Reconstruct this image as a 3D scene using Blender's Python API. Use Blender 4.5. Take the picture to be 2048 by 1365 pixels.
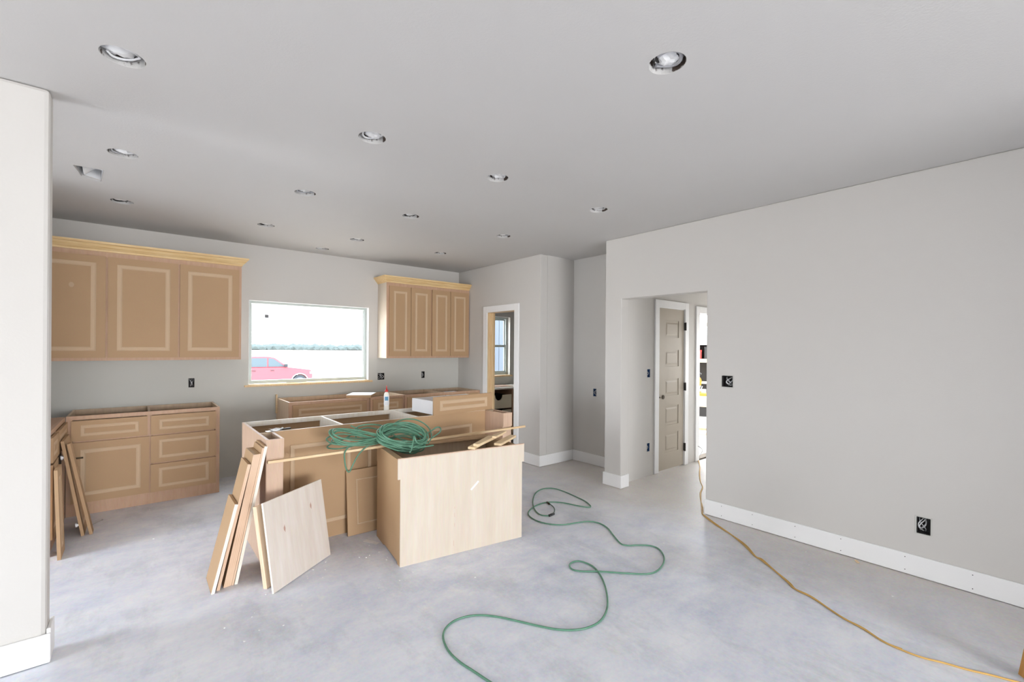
import bpy, bmesh, math, random
from mathutils import Vector, Matrix
S = bpy.context.scene
for o in list(bpy.data.objects): bpy.data.objects.remove(o)
COL = S.collection
# ------------------------------------------------------------------ camera
cam = bpy.data.cameras.new('camera'); cam.sensor_width = 36; cam.lens = 897 / 2048 * 36
cam.shift_y = 15.6 / 2048; cam.clip_start = .05; cam.clip_end = 2000
co = bpy.data.objects.new('camera', cam); COL.objects.link(co)
co.matrix_world = Matrix.Translation((0, 0, 1.5)) @ Matrix.Rotation(math.radians(-39.83), 4, 'Z') @ Matrix.Rotation(math.radians(90), 4, 'X') @ Matrix.Rotation(.007, 4, 'Z')
S.camera = co
# ------------------------------------------------------------------ world, lights, exposure
w = bpy.data.worlds.new('sky'); S.world = w; w.use_nodes = True
bg = w.node_tree.nodes['Background']; bg.inputs[0].default_value = (.88, .94, 1, 1); bg.inputs[1].default_value = 7
S.view_settings.view_transform = 'Standard'; S.view_settings.look = 'None'
S.view_settings.gamma = 1; S.view_settings.use_curve_mapping = False; S.view_settings.exposure = 0.44

def area(name, loc, rot, sx, sy, power, colr=(1, 1, 1), spread=180):
    l = bpy.data.lights.new(name, 'AREA'); l.shape = 'RECTANGLE'; l.size = sx; l.size_y = sy
    l.energy = power; l.color = colr; l.spread = math.radians(spread)
    o = bpy.data.objects.new(name, l); COL.objects.link(o); o.location = loc; o.rotation_euler = rot
    return o
R = math.radians
area('daylight_rear_window', (.9, -6.42, .98), (R(78), 0, 0), 3.5, 1.55, 310, (.985, .985, .985))
area('daylight_side_window', (-3.52, 2.3, 1.1), (R(62), 0, R(-90)), 1.0, 1.6, 16, (.92, .96, 1.0), 150)
area('added_fill_hall_end', (7.04, 2.52, 1.3), (R(80), 0, R(90)), .6, .9, 5, (1.0, .95, .9))  # fill lamp added to brighten the hall; no source known there
area('daylight_nook_door', (-3.52, 3.82, 1.0), (R(60), 0, R(-90)), 1.2, 1.7, 36, (.86, .93, 1.0), 130)

# ------------------------------------------------------------------ materials
def mat(name, col, rough=.6, metal=0, emit=None, spec=.4):
    m = bpy.data.materials.new(name); m.use_nodes = True
    b = m.node_tree.nodes['Principled BSDF']
    b.inputs['Base Color'].default_value = (*col, 1); b.inputs['Roughness'].default_value = rough
    b.inputs['Metallic'].default_value = metal; b.inputs['Specular IOR Level'].default_value = spec
    if emit: b.inputs['Emission Color'].default_value = (*col, 1); b.inputs['Emission Strength'].default_value = emit
    return m
def nz(m, scale, detail=4, vec=None, stretch=(1, 1, 1), rough=.55):
    nt = m.node_tree; N = nt.nodes; L = nt.links
    tc = N.new('ShaderNodeTexCoord'); mp = N.new('ShaderNodeMapping'); mp.inputs['Scale'].default_value = stretch
    n = N.new('ShaderNodeTexNoise'); n.inputs['Scale'].default_value = scale; n.inputs['Detail'].default_value = detail; n.inputs['Roughness'].default_value = rough
    L.new(tc.outputs['Object'], mp.inputs[0]); L.new(mp.outputs[0], n.inputs['Vector']); return n
def ramp(m, src, stops):
    r = m.node_tree.nodes.new('ShaderNodeValToRGB'); e = r.color_ramp.elements
    e[0].position, e[0].color = stops[0][0], (*stops[0][1], 1); e[1].position, e[1].color = stops[-1][0], (*stops[-1][1], 1)
    for p, c in stops[1:-1]: x = e.new(p); x.color = (*c, 1)
    m.node_tree.links.new(src, r.inputs[0]); return r
def bump(m, src, st, dist=.002):
    b = m.node_tree.nodes.new('ShaderNodeBump'); b.inputs['Strength'].default_value = st; b.inputs['Distance'].default_value = dist
    m.node_tree.links.new(src, b.inputs['Height']); m.node_tree.links.new(b.outputs[0], m.node_tree.nodes['Principled BSDF'].inputs['Normal'])
def base(m, out): m.node_tree.links.new(out, m.node_tree.nodes['Principled BSDF'].inputs['Base Color'])
def mix(m, fac, a, b, kind='MIX'):
    x = m.node_tree.nodes.new('ShaderNodeMix'); x.data_type = 'RGBA'; x.blend_type = kind
    L = m.node_tree.links
    for sock, v in ((x.inputs[0], fac), (x.inputs[6], a), (x.inputs[7], b)):
        if hasattr(v, 'is_linked') or hasattr(v, 'links'): L.new(v, sock)
        else: sock.default_value = v if isinstance(v, (int, float)) else (*v, 1)
    return x.outputs[2]
def paint(name, col, b=.25, rough=.7):
    m = mat(name, col, rough); n = nz(m, 90, 3); bump(m, n.outputs[0], b, .002)
    n2 = nz(m, 1.3, 3); base(m, mix(m, n2.outputs[0], tuple(c * .975 for c in col), tuple(min(1, c * 1.02) for c in col)))
    return m
def grain(name, c1, c2, c3=None, stretch=(8, 8, .6), scale=6, rough=.5, knots=False, bm_=.08):
    m = mat(name, c1, rough)
    n = nz(m, scale, 6, stretch=stretch, rough=.6)
    r = ramp(m, n.outputs[0], [(.3, c2), (.5, c1), (.72, c3 or c1)])
    f = nz(m, scale * 6, 3, stretch=stretch)
    out = mix(m, .18, r.outputs[0], f.outputs['Color'], 'SOFT_LIGHT')
    if knots:
        k = nz(m, 3.3, 2, stretch=(1, 1, .35)); kr = ramp(m, k.outputs[0], [(.68, (0, 0, 0)), (.76, (1, 1, 1))])
        out = mix(m, kr.outputs[0], out, tuple(a * b for a, b in zip(c1, (.86, .68, .6))))
    base(m, out); bump(m, f.outputs[0], bm_, .001); return m
def mdf(name, c):
    m = mat(name, c, .62); n = nz(m, 160, 3); n2 = nz(m, 2.2, 3)
    o = mix(m, n2.outputs[0], tuple(x * .92 for x in c), tuple(x * 1.07 for x in c))
    o = mix(m, .12, o, n.outputs['Color'], 'SOFT_LIGHT'); base(m, o); return m

M = {}
M['wall'] = paint('wall_paint', (.622, .602, .574))
M['ceil'] = paint('ceiling_paint', (.61, .597, .582), .35)
M['trim'] = paint('white_trim_paint', (.88, .88, .88), .04, .45)
M['primer'] = paint('bare_primed_drywall', (.60, .595, .56))
M['door'] = paint('beige_door_primer', (.46, .405, .33), .03, .5)
M['mdf'] = mdf('raw_mdf', (.472, .305, .170))
M['mdf_lt'] = mdf('routed_mdf', (.60, .435, .285))
M['frame'] = grain('maple_face_frame', (.54, .345, .23), (.50, .315, .205), (.575, .375, .255), stretch=(6, 6, .8))
M['ply'] = grain('birch_plywood', (.66, .575, .475), (.63, .54, .435), (.69, .615, .52), stretch=(5, 5, .5), scale=3, bm_=.03)
M['plyknot'] = grain('knotty_birch_plywood', (.75, .675, .605), (.70, .615, .54), (.80, .735, .68), stretch=(5, 5, .6), scale=4)
M['edge'] = grain('plywood_edge', (.74, .52, .36), (.60, .38, .24), (.82, .62, .46), stretch=(60, 60, 1.5), scale=3)
M['pale'] = grain('pale_birch_edge', (.88, .82, .72), (.82, .74, .62), (.92, .87, .80), stretch=(5, 5, .6))
M['pink'] = grain('pink_maple', (.63, .445, .325), (.59, .41, .295), (.67, .485, .36), stretch=(7, 7, .7))
M['inside'] = grain('cabinet_interior_ply', (.62, .47, .33), (.56, .42, .29), (.68, .53, .38), stretch=(5, 5, .6))
M['pine'] = grain('finger_jointed_pine', (.78, .56, .28), (.66, .42, .18), (.86, .66, .38), stretch=(.8, 14, 14), scale=5)
M['pinev'] = grain('pine_jamb', (.80, .58, .33), (.72, .48, .24), (.86, .67, .42), stretch=(12, 12, .7), scale=5)
M['lumber'] = grain('pine_lumber', (.80, .60, .36), (.72, .50, .28), (.86, .68, .45), stretch=(.9, 10, 10), scale=5)
M['white'] = mat('white_melamine', (.88, .88, .90), .35)
M['vinyl'] = mat('greyed_white_vinyl', (.50, .555, .535), .4)  # white vinyl with its shading put into a darker grey-green colour
M['black'] = mat('black_metal', (.02, .02, .02), .4)
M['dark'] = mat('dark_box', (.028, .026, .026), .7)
M['blue'] = mat('blue_box_plastic', (.03, .09, .22), .5)
M['wire'] = mat('grey_wire', (.42, .42, .44), .5)
M['wirew'] = mat('white_wire', (.75, .75, .76), .5)
M['bronze'] = mat('dark_bronze', (.05, .035, .02), .35, .8)
M['steel'] = mat('steel', (.55, .56, .58), .3, .9)
M['galv'] = mat('galvanised_steel', (.5, .5, .5), .45, .6)
M['paper'] = mat('white_paper', (.86, .86, .86), .7)
M['lens_red'] = mat('red_plastic', (.62, .04, .035), .35)
M['teal'] = mat('label_print', (.10, .28, .45), .5)
M['glue'] = mat('cream_glue_bottle', (.86, .84, .78), .35)
m = mat('overspray_metal', (.5, .5, .5), .8); n = nz(m, 22, 3); q_ = ramp(m, n.outputs[0], [(.42, (.50, .49, .48)), (.54, (.55, .54, .53)), (.62, (.07, .05, .04))]); base(m, q_.outputs[0]); M['can'] = m
M['glass'] = mat('glass', (1, 1, 1), .0)
g = M['glass'].node_tree.nodes['Principled BSDF']
nt = M['glass'].node_tree; tr = nt.nodes.new('ShaderNodeBsdfTransparent'); gl = nt.nodes.new('ShaderNodeBsdfGlossy'); gl.inputs['Roughness'].default_value = 0.02
mx = nt.nodes.new('ShaderNodeMixShader'); mx.inputs[0].default_value = .005
nt.links.new(tr.outputs[0], mx.inputs[1]); nt.links.new(gl.outputs[0], mx.inputs[2]); nt.links.new(mx.outputs[0], nt.nodes['Material Output'].inputs[0])
# hose
m = mat('green_air_hose', (.12, .28, .19), .38); n = nz(m, 30, 2); base(m, mix(m, n.outputs[0], (.075, .205, .125), (.15, .31, .22))); M['hose'] = m
m = mat('yellow_cord', (.62, .36, .07), .5); n = nz(m, 9, 2); base(m, mix(m, n.outputs[0], (.55, .32, .09), (.68, .43, .13))); M['cord'] = m
# concrete
m = mat('dusty_concrete', (.5, .5, .52), .42); M['floor'] = m
a = nz(m, .55, 6, rough=.6); r1 = ramp(m, a.outputs[0], [(.32, (.66, .685, .775)), (.5, (.76, .785, .865)), (.66, (.83, .85, .90))])
b2 = nz(m, 3.4, 10, rough=.74, stretch=(1, 1.6, 1)); r2 = ramp(m, b2.outputs[0], [(.32, (.26, .27, .31)), (.48, (.48, .48, .49)), (.66, (.70, .70, .69))])
o1 = mix(m, .9, r1.outputs[0], r2.outputs[0], 'OVERLAY')
c = nz(m, 9, 7, stretch=(1, .5, 1), rough=.7); r3 = ramp(m, c.outputs[0], [(.56, (0, 0, 0)), (.74, (.9, .9, .9))])
o2 = mix(m, r3.outputs[0], o1, (.86, .86, .86))
d = nz(m, 1.7, 9, stretch=(1.6, .7, 1), rough=.72); r4 = ramp(m, d.outputs[0], [(.50, (0, 0, 0)), (.74, (.62, .62, .62))])
o3 = mix(m, r4.outputs[0], o2, (.42, .455, .49))
# tan tint that grows toward the right wall
tc = m.node_tree.nodes.new('ShaderNodeTexCoord'); sp = m.node_tree.nodes.new('ShaderNodeSeparateXYZ'); m.node_tree.links.new(tc.outputs['Object'], sp.inputs[0])
e2 = nz(m, .8, 4); ad = m.node_tree.nodes.new('ShaderNodeMath'); ad.operation = 'MULTIPLY_ADD'; ad.inputs[1].default_value = 2.4
m.node_tree.links.new(e2.outputs[0], ad.inputs[0]); m.node_tree.links.new(sp.outputs[0], ad.inputs[2])
mr = m.node_tree.nodes.new('ShaderNodeMapRange'); mr.inputs[1].default_value = 4.1; mr.inputs[2].default_value = 5.3; mr.inputs[4].default_value = .75
m.node_tree.links.new(ad.outputs[0], mr.inputs[0])
o4 = mix(m, mr.outputs[0], o3, (.60, .535, .46)); 
fn = nz(m, 60, 4); o4 = mix(m, .5, o4, fn.outputs['Color'], 'SOFT_LIGHT')
hs = m.node_tree.nodes.new('ShaderNodeHueSaturation'); hs.inputs['Saturation'].default_value = .95; m.node_tree.links.new(o4, hs.inputs['Color'])
base(m, hs.outputs[0]); bump(m, b2.outputs[0], .12, .004)
# back wall: painted above, bare primer below the cabinet line
m = paint('wall_paint_over_primer', (.622, .602, .574)); M['backwall'] = m
tc = m.node_tree.nodes.new('ShaderNodeTexCoord'); sp = m.node_tree.nodes.new('ShaderNodeSeparateXYZ'); m.node_tree.links.new(tc.outputs['Object'], sp.inputs[0])
gt = m.node_tree.nodes.new('ShaderNodeMath'); gt.operation = 'GREATER_THAN'; gt.inputs[1].default_value = 1.355; m.node_tree.links.new(sp.outputs[2], gt.inputs[0])
base(m, mix(m, gt.outputs[0], (.60, .598, .562), (.622, .602, .574)))

# ------------------------------------------------------------------ mesh helpers
def bx(bm, x0, x1, y0, y1, z0, z1, mx=None, mi=0):
    vs = [bm.verts.new((x, y, z)) for x in (x0, x1) for y in (y0, y1) for z in (z0, z1)]
    if mx is not None:
        for v in vs: v.co = mx @ v.co
    fs = [(0, 1, 3, 2), (4, 6, 7, 5), (0, 4, 5, 1), (2, 3, 7, 6), (0, 2, 6, 4), (1, 5, 7, 3)]
    for f in fs:
        q = bm.faces.new([vs[i] for i in f]); q.material_index = mi
    return vs
def cyl(bm, c, r, h, axis='Z', n=20, r2=None, mx=None):
    t = {'Z': Matrix(), 'Y': Matrix.Rotation(R(-90), 4, 'X'), 'X': Matrix.Rotation(R(90), 4, 'Y')}[axis]
    T = Matrix.Translation(c) @ t @ Matrix.Translation((0, 0, h / 2))
    if mx is not None: T = mx @ T
    bmesh.ops.create_cone(bm, cap_ends=True, segments=n, radius1=r, radius2=r if r2 is None else r2, depth=h, matrix=T)
def tube(bm, pts, r, n=8, sub=6, closed=False):
    P = [Vector(p) for p in pts]
    if len(P) > 2 and sub > 1:
        Q = []
        for i in range(len(P) - 1):
            a, b, c, d = P[max(i - 1, 0)], P[i], P[i + 1], P[min(i + 2, len(P) - 1)]
            for k in range(sub):
                t = k / sub
                Q.append(.5 * ((2 * b) + (c - a) * t + (2 * a - 5 * b + 4 * c - d) * t * t + (3 * b - a - 3 * c + d) * t ** 3))
        Q.append(P[-1]); P = Q
    rings = []; up = Vector((0, 0, 1))
    for i, p in enumerate(P):
        d = (P[min(i + 1, len(P) - 1)] - P[max(i - 1, 0)])
        if d.length < 1e-7: d = Vector((1, 0, 0))
        d.normalize(); s = d.cross(up)
        if s.length < .05: s = d.cross(Vector((1, 0, 0)))
        s.normalize(); u = s.cross(d); up = u
        rings.append([bm.verts.new(p + r * (math.cos(2 * math.pi * k / n) * s + math.sin(2 * math.pi * k / n) * u)) for k in range(n)])
    for a, b in zip(rings, rings[1:]):
        for k in range(n): bm.faces.new((a[k], a[(k + 1) % n], b[(k + 1) % n], b[k])).smooth = True
    bm.faces.new(rings[0][::-1]); bm.faces.new(rings[-1])
def lathe(bm, prof, c, n=24):
    rings = []
    for r, z in prof: rings.append([bm.verts.new((c[0] + r * math.cos(2 * math.pi * k / n), c[1] + r * math.sin(2 * math.pi * k / n), c[2] + z)) for k in range(n)])
    for a, b in zip(rings, rings[1:]):
        for k in range(n): bm.faces.new((a[k], a[(k + 1) % n], b[(k + 1) % n], b[k])).smooth = True
    bm.faces.new(rings[0][::-1]); bm.faces.new(rings[-1])
def rootloc(p):
    return p['_loc'] if p is not None else (0, 0, 0)
LOC = {}
def obj(name, bm, m, parent=None, bevel=0, loc=None, smooth=False):
    """link a bmesh as ONE mesh object; vertices are given in world coordinates (or in the thing's own frame when it is local)"""
    bmesh.ops.recalc_face_normals(bm, faces=bm.faces)
    L = Vector(LOC.get(parent.name, (0, 0, 0))) if parent is not None else Vector(loc or (0, 0, 0))
    if L.length: bmesh.ops.translate(bm, vec=-L, verts=bm.verts)
    me = bpy.data.meshes.new(name); bm.to_mesh(me); bm.free()
    for x in (m if isinstance(m, (list, tuple)) else [m]): me.materials.append(M[x] if isinstance(x, str) else x)
    o = bpy.data.objects.new(name, me); COL.objects.link(o)
    if parent is not None: o.parent = parent; LOC[o.name] = tuple(L)
    else: o.location = L; LOC[o.name] = tuple(L)
    if bevel:
        b = o.modifiers.new('bevel', 'BEVEL'); b.width = bevel; b.segments = 2; b.limit_method = 'ANGLE'
    return o
def tag(o, label, cat, group=None, kind=None):
    o['label'] = label; o['category'] = cat
    if group: o['group'] = group
    if kind: o['kind'] = kind
    return o
def thing(name, label, cat, loc, group=None, rotz=0, mx=None):
    """an Empty at the thing's base; with rotz or mx its parts are modelled in the local frame"""
    o = bpy.data.objects.new(name, None); COL.objects.link(o); o.empty_display_size = .1
    if mx is not None: o.matrix_world = mx; LOC[o.name] = (0, 0, 0)
    elif rotz is not None and rotz != 0: o.location = loc; o.rotation_euler = (0, 0, rotz); LOC[o.name] = (0, 0, 0)
    else: o.location = loc; LOC[o.name] = tuple(loc)
    tag(o, label, cat, group); return o
def struct(name, bm, m, bevel=0, parent=None):
    o = obj(name, bm, m, parent, bevel)
    if parent is None: o['kind'] = 'structure'
    return o
def B(*a): 
    bm = bmesh.new()
    for q in a: bx(bm, *q)
    return bm
def slab(outer, holes, f, t):
    """2-D polygon with holes extruded by t; f(u,v,d) gives the world point"""
    bm = bmesh.new(); loops = []
    for lp in [outer] + holes:
        vs = [bm.verts.new((u, v, 0)) for u, v in lp]; loops.append(vs)
    ed = []
    for vs in loops:
        for i in range(len(vs)): ed.append(bm.edges.new((vs[i], vs[(i + 1) % len(vs)])))
    bmesh.ops.triangle_fill(bm, use_beauty=True, use_dissolve=False, edges=ed, normal=(0, 0, 1))
    fs = list(bm.faces); mp = {}
    for vs in loops:
        for v in vs: mp[v] = bm.verts.new((v.co.x, v.co.y, t))
    for fc in fs: bm.faces.new([mp[v] for v in reversed(fc.verts)])
    for vs in loops:
        for i in range(len(vs)):
            a, b = vs[i], vs[(i + 1) % len(vs)]; bm.faces.new((a, b, mp[b], mp[a]))
    for v in bm.verts: v.co = Vector(f(*v.co))
    return bm
def rect(u0, u1, v0, v1): return [(u0, v0), (u1, v0), (u1, v1), (u0, v1)]
def circ(u, v, r, n=28): return [(u + r * math.cos(2 * math.pi * k / n), v + r * math.sin(2 * math.pi * k / n)) for k in range(n)]

# ------------------------------------------------------------------ setting
H = 2.71; YB = 6.05
bm = B((-3.75, 7.2, -6.65, 6.2, -.12, 0)); struct('floor', bm, 'floor')
LIGHTS = [(-.055, 2.49), (-.08, 3.74), (-.11, 4.98), (1.03, 2.505), (1.0, 3.74), (.97, 4.99), (1.73, 5.72), (1.88, 4.98), (1.915, 3.76), (1.95, 2.51), (3.01, 3.765), (2.95, 4.975), (3.06, 2.51), (1.71, 1.04)]
ductq = [(-.34, 4.19), (-.185, 4.17), (-.215, 4.50), (-.315, 4.43)]
out = [(-3.75, -6.65), (7.2, -6.65), (7.2, 3.17), (5.6, 3.17), (5.6, 6.2), (-3.75, 6.2)]
bm = slab(out, [circ(x, y, .076) for x, y in LIGHTS] + [ductq], lambda u, v, d: (u, v, H + d), .014)
struct('ceiling', bm, 'ceil')
bm = slab(out, [], lambda u, v, d: (u, v, 3.0 + d), .1)
struct('sky_block_top', bm, 'lumber')  # unseen slab added to stop sky light leaking through ceiling gaps
bm = slab(out, [[(-3.7, -6.6), (7.15, -6.6), (7.15, 3.12), (5.55, 3.12), (5.55, 6.15), (-3.7, 6.15)]], lambda u, v, d: (u, v, H + .0145 + d), .285)
struct('sky_block_sides', bm, 'lumber')  # unseen ring added to close the slab's sides against sky light
# back wall (y = 6.05) with the kitchen window, the pantry window and three box holes
BX = [(.428, .482, 1.05, 1.15), (2.59, 2.69, 1.05, 1.145), (3.275, 3.33, 1.05, 1.15)]
bm = slab(rect(-1.2, 5.6, 0, H), [rect(1.0, 2.46, 1.05, 2.06), rect(4.2, 5.0, 1.04, 2.05)] + [rect(*b) for b in BX], lambda u, v, d: (u, YB + d, v), .15)
struct('wall_back', bm, 'backwall')
# right wall with hall opening
RX = [(1.775, 1.872, 1.175, 1.275), (.495, .565, .29, .40)]
bm = slab([(-6.65, 0), (2.015, 0), (2.015, 2.045), (2.955, 2.045), (2.955, 0), (3.17, 0), (3.17, H), (-6.65, H)], [rect(*b) for b in RX], lambda u, v, d: (4.0 + d, u, v), .13)
struct('wall_right', bm, 'wall', .008)
# pantry wall with cased opening
bm = slab([(4.15, 0), (4.64, 0), (4.64, 2.04), (5.28, 2.04), (5.28, 0), (YB, 0), (YB, H), (4.15, H)], [], lambda u, v, d: (3.93 + d, u, v), .12)
struct('wall_pantry', bm, 'wall', .008)
struct('wall_niche_back', B((4.05, 4.67, 4.15, 4.27, 0, H)), 'wall')
bm = slab(rect(3.17, 4.15, 0, H), [rect(3.748, 3.80, .89, .99)], lambda u, v, d: (4.55 + d, u, v), .12); struct('wall_niche_right', bm, 'wall')
HX = [(4.63, 4.69, 1.17, 1.27), (4.635, 4.69, .29, .39)]
bm = slab([(4.13, 0), (4.86, 0), (4.86, 2.025), (5.465, 2.025), (5.465, 0), (5.84, 0), (5.84, 2.0), (6.75, 2.0), (6.75, 0), (7.2, 0), (7.2, H), (4.13, H)],
          [rect(*b) for b in HX], lambda u, v, d: (u, 3.05 + d, v), .12); struct('wall_hall_far', bm, 'wall')
struct('wall_hall_near', B((4.13, 7.2, 1.88, 2.0, 0, H)), 'wall')
bm = slab(rect(2.0, 3.05, 0, H), [rect(2.2, 2.85, .9, 2.0)], lambda u, v, d: (7.08 + d, u, v), .12); struct('wall_hall_end', bm, 'wall')
struct('wall_pantry_end', B((5.5, 5.6, 4.27, YB, 0, H)), 'wall')
struct('wall_pantry_near', B((4.67, 5.5, 4.15, 4.27, 0, H)), 'wall')
struct('wall_left', B((-3.7, -.325, 3.03, 3.145, 0, H)), 'wall', .018)
struct('wall_kitchen_left', B((-1.2, -1.1, 4.5, YB, 0, H)), 'wall')
struct('wall_nook_back', B((-3.6, -1.2, 4.5, 4.6, 0, H)), 'wall')
bm = slab(rect(3.03, 4.6, 0, H), [rect(3.2, 4.44, .02, 1.95)], lambda u, v, d: (-3.6 - d, u, v), .1); struct('wall_nook_left', bm, 'wall')
bm = slab(rect(-6.65, 3.03, 0, H), [rect(1.8, 2.8, .1, 1.8)], lambda u, v, d: (-3.6 - d, u, v), .1); struct('wall_far_left', bm, 'wall')
bm = slab(rect(-3.6, 4.0, 0, H), [rect(-1.0, 2.9, .15, 1.9)], lambda u, v, d: (u, -6.5 - d, v), .1); struct('wall_rear', bm, 'wall')
# baseboards (14 cm, 15 mm thick)
bh = .14
struct('baseboard_right', B((3.985, 4.0, -6.5, 2.0, .004, bh), (3.985, 4.13, 2.0, 2.015, .004, bh)), 'trim', .002)
struct('baseboard_column', B((3.985, 4.0, 2.94, 3.185, .004, bh), (4.0, 4.13, 2.94, 2.955, .004, bh), (4.0, 4.13, 3.17, 3.185, .004, bh)), 'trim', .002)
struct('baseboard_pantry', B((3.915, 3.93, 4.135, 4.555, .004, bh), (3.93, 4.535, 4.135, 4.15, .004, bh)), 'trim', .002)
struct('baseboard_niche', B((4.535, 4.55, 3.17, 4.135, .004, bh)), 'trim', .002)
struct('baseboard_left', B((-3.6, -.31, 3.015, 3.03, .004, bh), (-.325, -.31, 3.03, 3.16, .004, bh + .02)), 'trim', .004)

# nail heads: small dark dots on the right baseboard
bm = bmesh.new()
for y in (1.86, 1.6, 1.28, .98, .62, .30):
    for z in (.03, .115): cyl(bm, (3.9835, y, z), .0028, .002, 'X', 8)
o = obj('nail_head', bm, 'dark', bpy.data.objects['baseboard_right']); o['kind'] = 'stuff'

# casings
def casing(name, f, u0, u1, ztop, wd=.09, t=.018):
    """two legs and a head around an opening; f(u, d, z) maps"""
    bm = bmesh.new()
    for (a, b, z0, z1) in ((u0 - wd, u0, 0.004, ztop + wd), (u1, u1 + wd, 0.004, ztop + wd), (u0, u1, ztop, ztop + wd)):
        vs = bx(bm, a, b, 0, t, z0, z1)
        for v in vs: v.co = Vector(f(*v.co))
    struct(name, bm, 'trim', .002)
casing('trim_1', lambda u, d, z: (3.93 - d, u, z), 4.65, 5.27, 2.025)
casing('trim_2', lambda u, d, z: (u, 3.05 - d, z), 4.86, 5.465, 2.025, .085)
casing('trim_3', lambda u, d, z: (u, 3.05 - d, z), 5.84, 6.75, 2.0, .09)
# pine jamb of the pantry doorway
struct('trim_4', B((3.932, 4.06, 5.262, 5.28, 0, 2.025), (3.932, 4.06, 4.64, 4.658, 0, 2.025), (3.932, 4.06, 4.658, 5.262, 2.022, 2.04), (3.985, 4.03, 5.25, 5.262, 0, 2.022)), 'pinev', .001)
# ------------------------------------------------------------------ kitchen window
def window(n, x0, x1, z0, z1, fr, double=False, gy=YB + .10):
    root = bpy.data.objects.new('window_%d' % n, None); COL.objects.link(root); root['kind'] = 'structure'; root.location = ((x0 + x1) / 2, gy, z0); LOC[root.name] = tuple(root.location)
    e = .003
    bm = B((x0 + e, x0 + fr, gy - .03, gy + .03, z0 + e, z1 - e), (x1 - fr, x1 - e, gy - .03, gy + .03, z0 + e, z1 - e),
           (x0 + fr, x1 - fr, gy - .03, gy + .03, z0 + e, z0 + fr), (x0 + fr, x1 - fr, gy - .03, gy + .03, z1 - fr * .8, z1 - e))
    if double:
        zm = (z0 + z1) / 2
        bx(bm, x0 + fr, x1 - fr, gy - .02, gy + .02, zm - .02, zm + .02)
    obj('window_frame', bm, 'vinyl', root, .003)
    # inner sash bead
    f2 = fr + .018
    if double:
        zm = (z0 + z1) / 2
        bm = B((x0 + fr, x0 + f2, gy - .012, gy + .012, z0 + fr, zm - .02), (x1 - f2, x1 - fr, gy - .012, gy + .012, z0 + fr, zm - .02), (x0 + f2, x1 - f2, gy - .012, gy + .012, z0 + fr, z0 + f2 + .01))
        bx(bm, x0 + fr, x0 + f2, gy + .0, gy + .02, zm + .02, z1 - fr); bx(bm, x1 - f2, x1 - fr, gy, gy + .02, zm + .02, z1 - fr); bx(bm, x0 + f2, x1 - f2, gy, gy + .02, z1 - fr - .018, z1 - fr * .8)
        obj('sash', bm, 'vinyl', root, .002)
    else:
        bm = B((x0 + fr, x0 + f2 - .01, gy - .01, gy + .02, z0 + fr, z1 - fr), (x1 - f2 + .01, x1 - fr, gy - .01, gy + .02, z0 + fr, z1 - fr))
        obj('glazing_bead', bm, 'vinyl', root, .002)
    obj('pane', B((x0 + fr * .9, x1 - fr * .9, gy + .006, gy + .009, z0 + fr * .9, z1 - fr * .8)), 'glass', root)
    return root
w1 = window(1, 1.0, 2.46, 1.055, 2.06, .042)
obj('window_sill', B((.958, 2.505, YB - .032, YB - .001, 1.027, 1.05), (1.002, 2.458, YB - .001, YB + .07, 1.051, 1.056)), 'pinev', w1, .003)
obj('reveal_liner', B((1.001, 1.006, YB + .001, YB + .07, 1.057, 2.055), (2.454, 2.459, YB + .001, YB + .07, 1.057, 2.055), (1.006, 2.454, YB + .001, YB + .07, 2.053, 2.058)), 'trim', w1)
tag(obj('window_sticker', B((1.190, 1.232, YB + .099, YB + .1045, 1.858, 1.899)), mat('grey_sticker', (.22, .22, .24)), None, loc=(1.21, YB + .10, 1.86)), 'tiny grey square sticker on the upper corner of the big kitchen window glass', 'sticker')
w2 = window(2, 4.2, 5.0, 1.045, 2.05, .04, True)
obj('window_sill', B((4.16, 5.04, YB - .03, YB - .001, 1.02, 1.044), (4.202, 4.998, YB, YB + .07, 1.041, 1.046)), 'pinev', w2, .003)
# blue-white siding panel outside the pantry window
bm = bmesh.new()
for k in range(16): bx(bm, 4.3 + k * .16, 4.3 + k * .16 + .15, 7.5, 7.52, -.9, 2.6)
t = thing('porch_screen', 'pale blue boarded screen outside the pantry window', 'screen', (5.5, 7.5, -.9)); obj('board', bm, mat('pale_blue_board', (.11, .14, .18)), t)['kind'] = 'stuff'
obj('backing', B((4.25, 6.9, 7.521, 7.56, -1.05, 2.6)), mat('screen_shadow_board', (.03, .05, .07)), t)
# rear windows (behind the camera)
for n, nm in ((3, 'rear'),):
    root = bpy.data.objects.new('window_3', None); COL.objects.link(root); root['kind'] = 'structure'; root.location = (.95, -6.5, .15); LOC[root.name] = tuple(root.location)
    obj('window_frame', B((-.99, -.93, -6.54, -6.5, .16, 1.89), (2.83, 2.89, -6.54, -6.5, .16, 1.89), (-.93, 2.83, -6.54, -6.5, .16, .22), (-.93, 2.83, -6.54, -6.5, 1.83, 1.89), (.92, .98, -6.54, -6.5, .22, 1.83)), 'vinyl', root)
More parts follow.
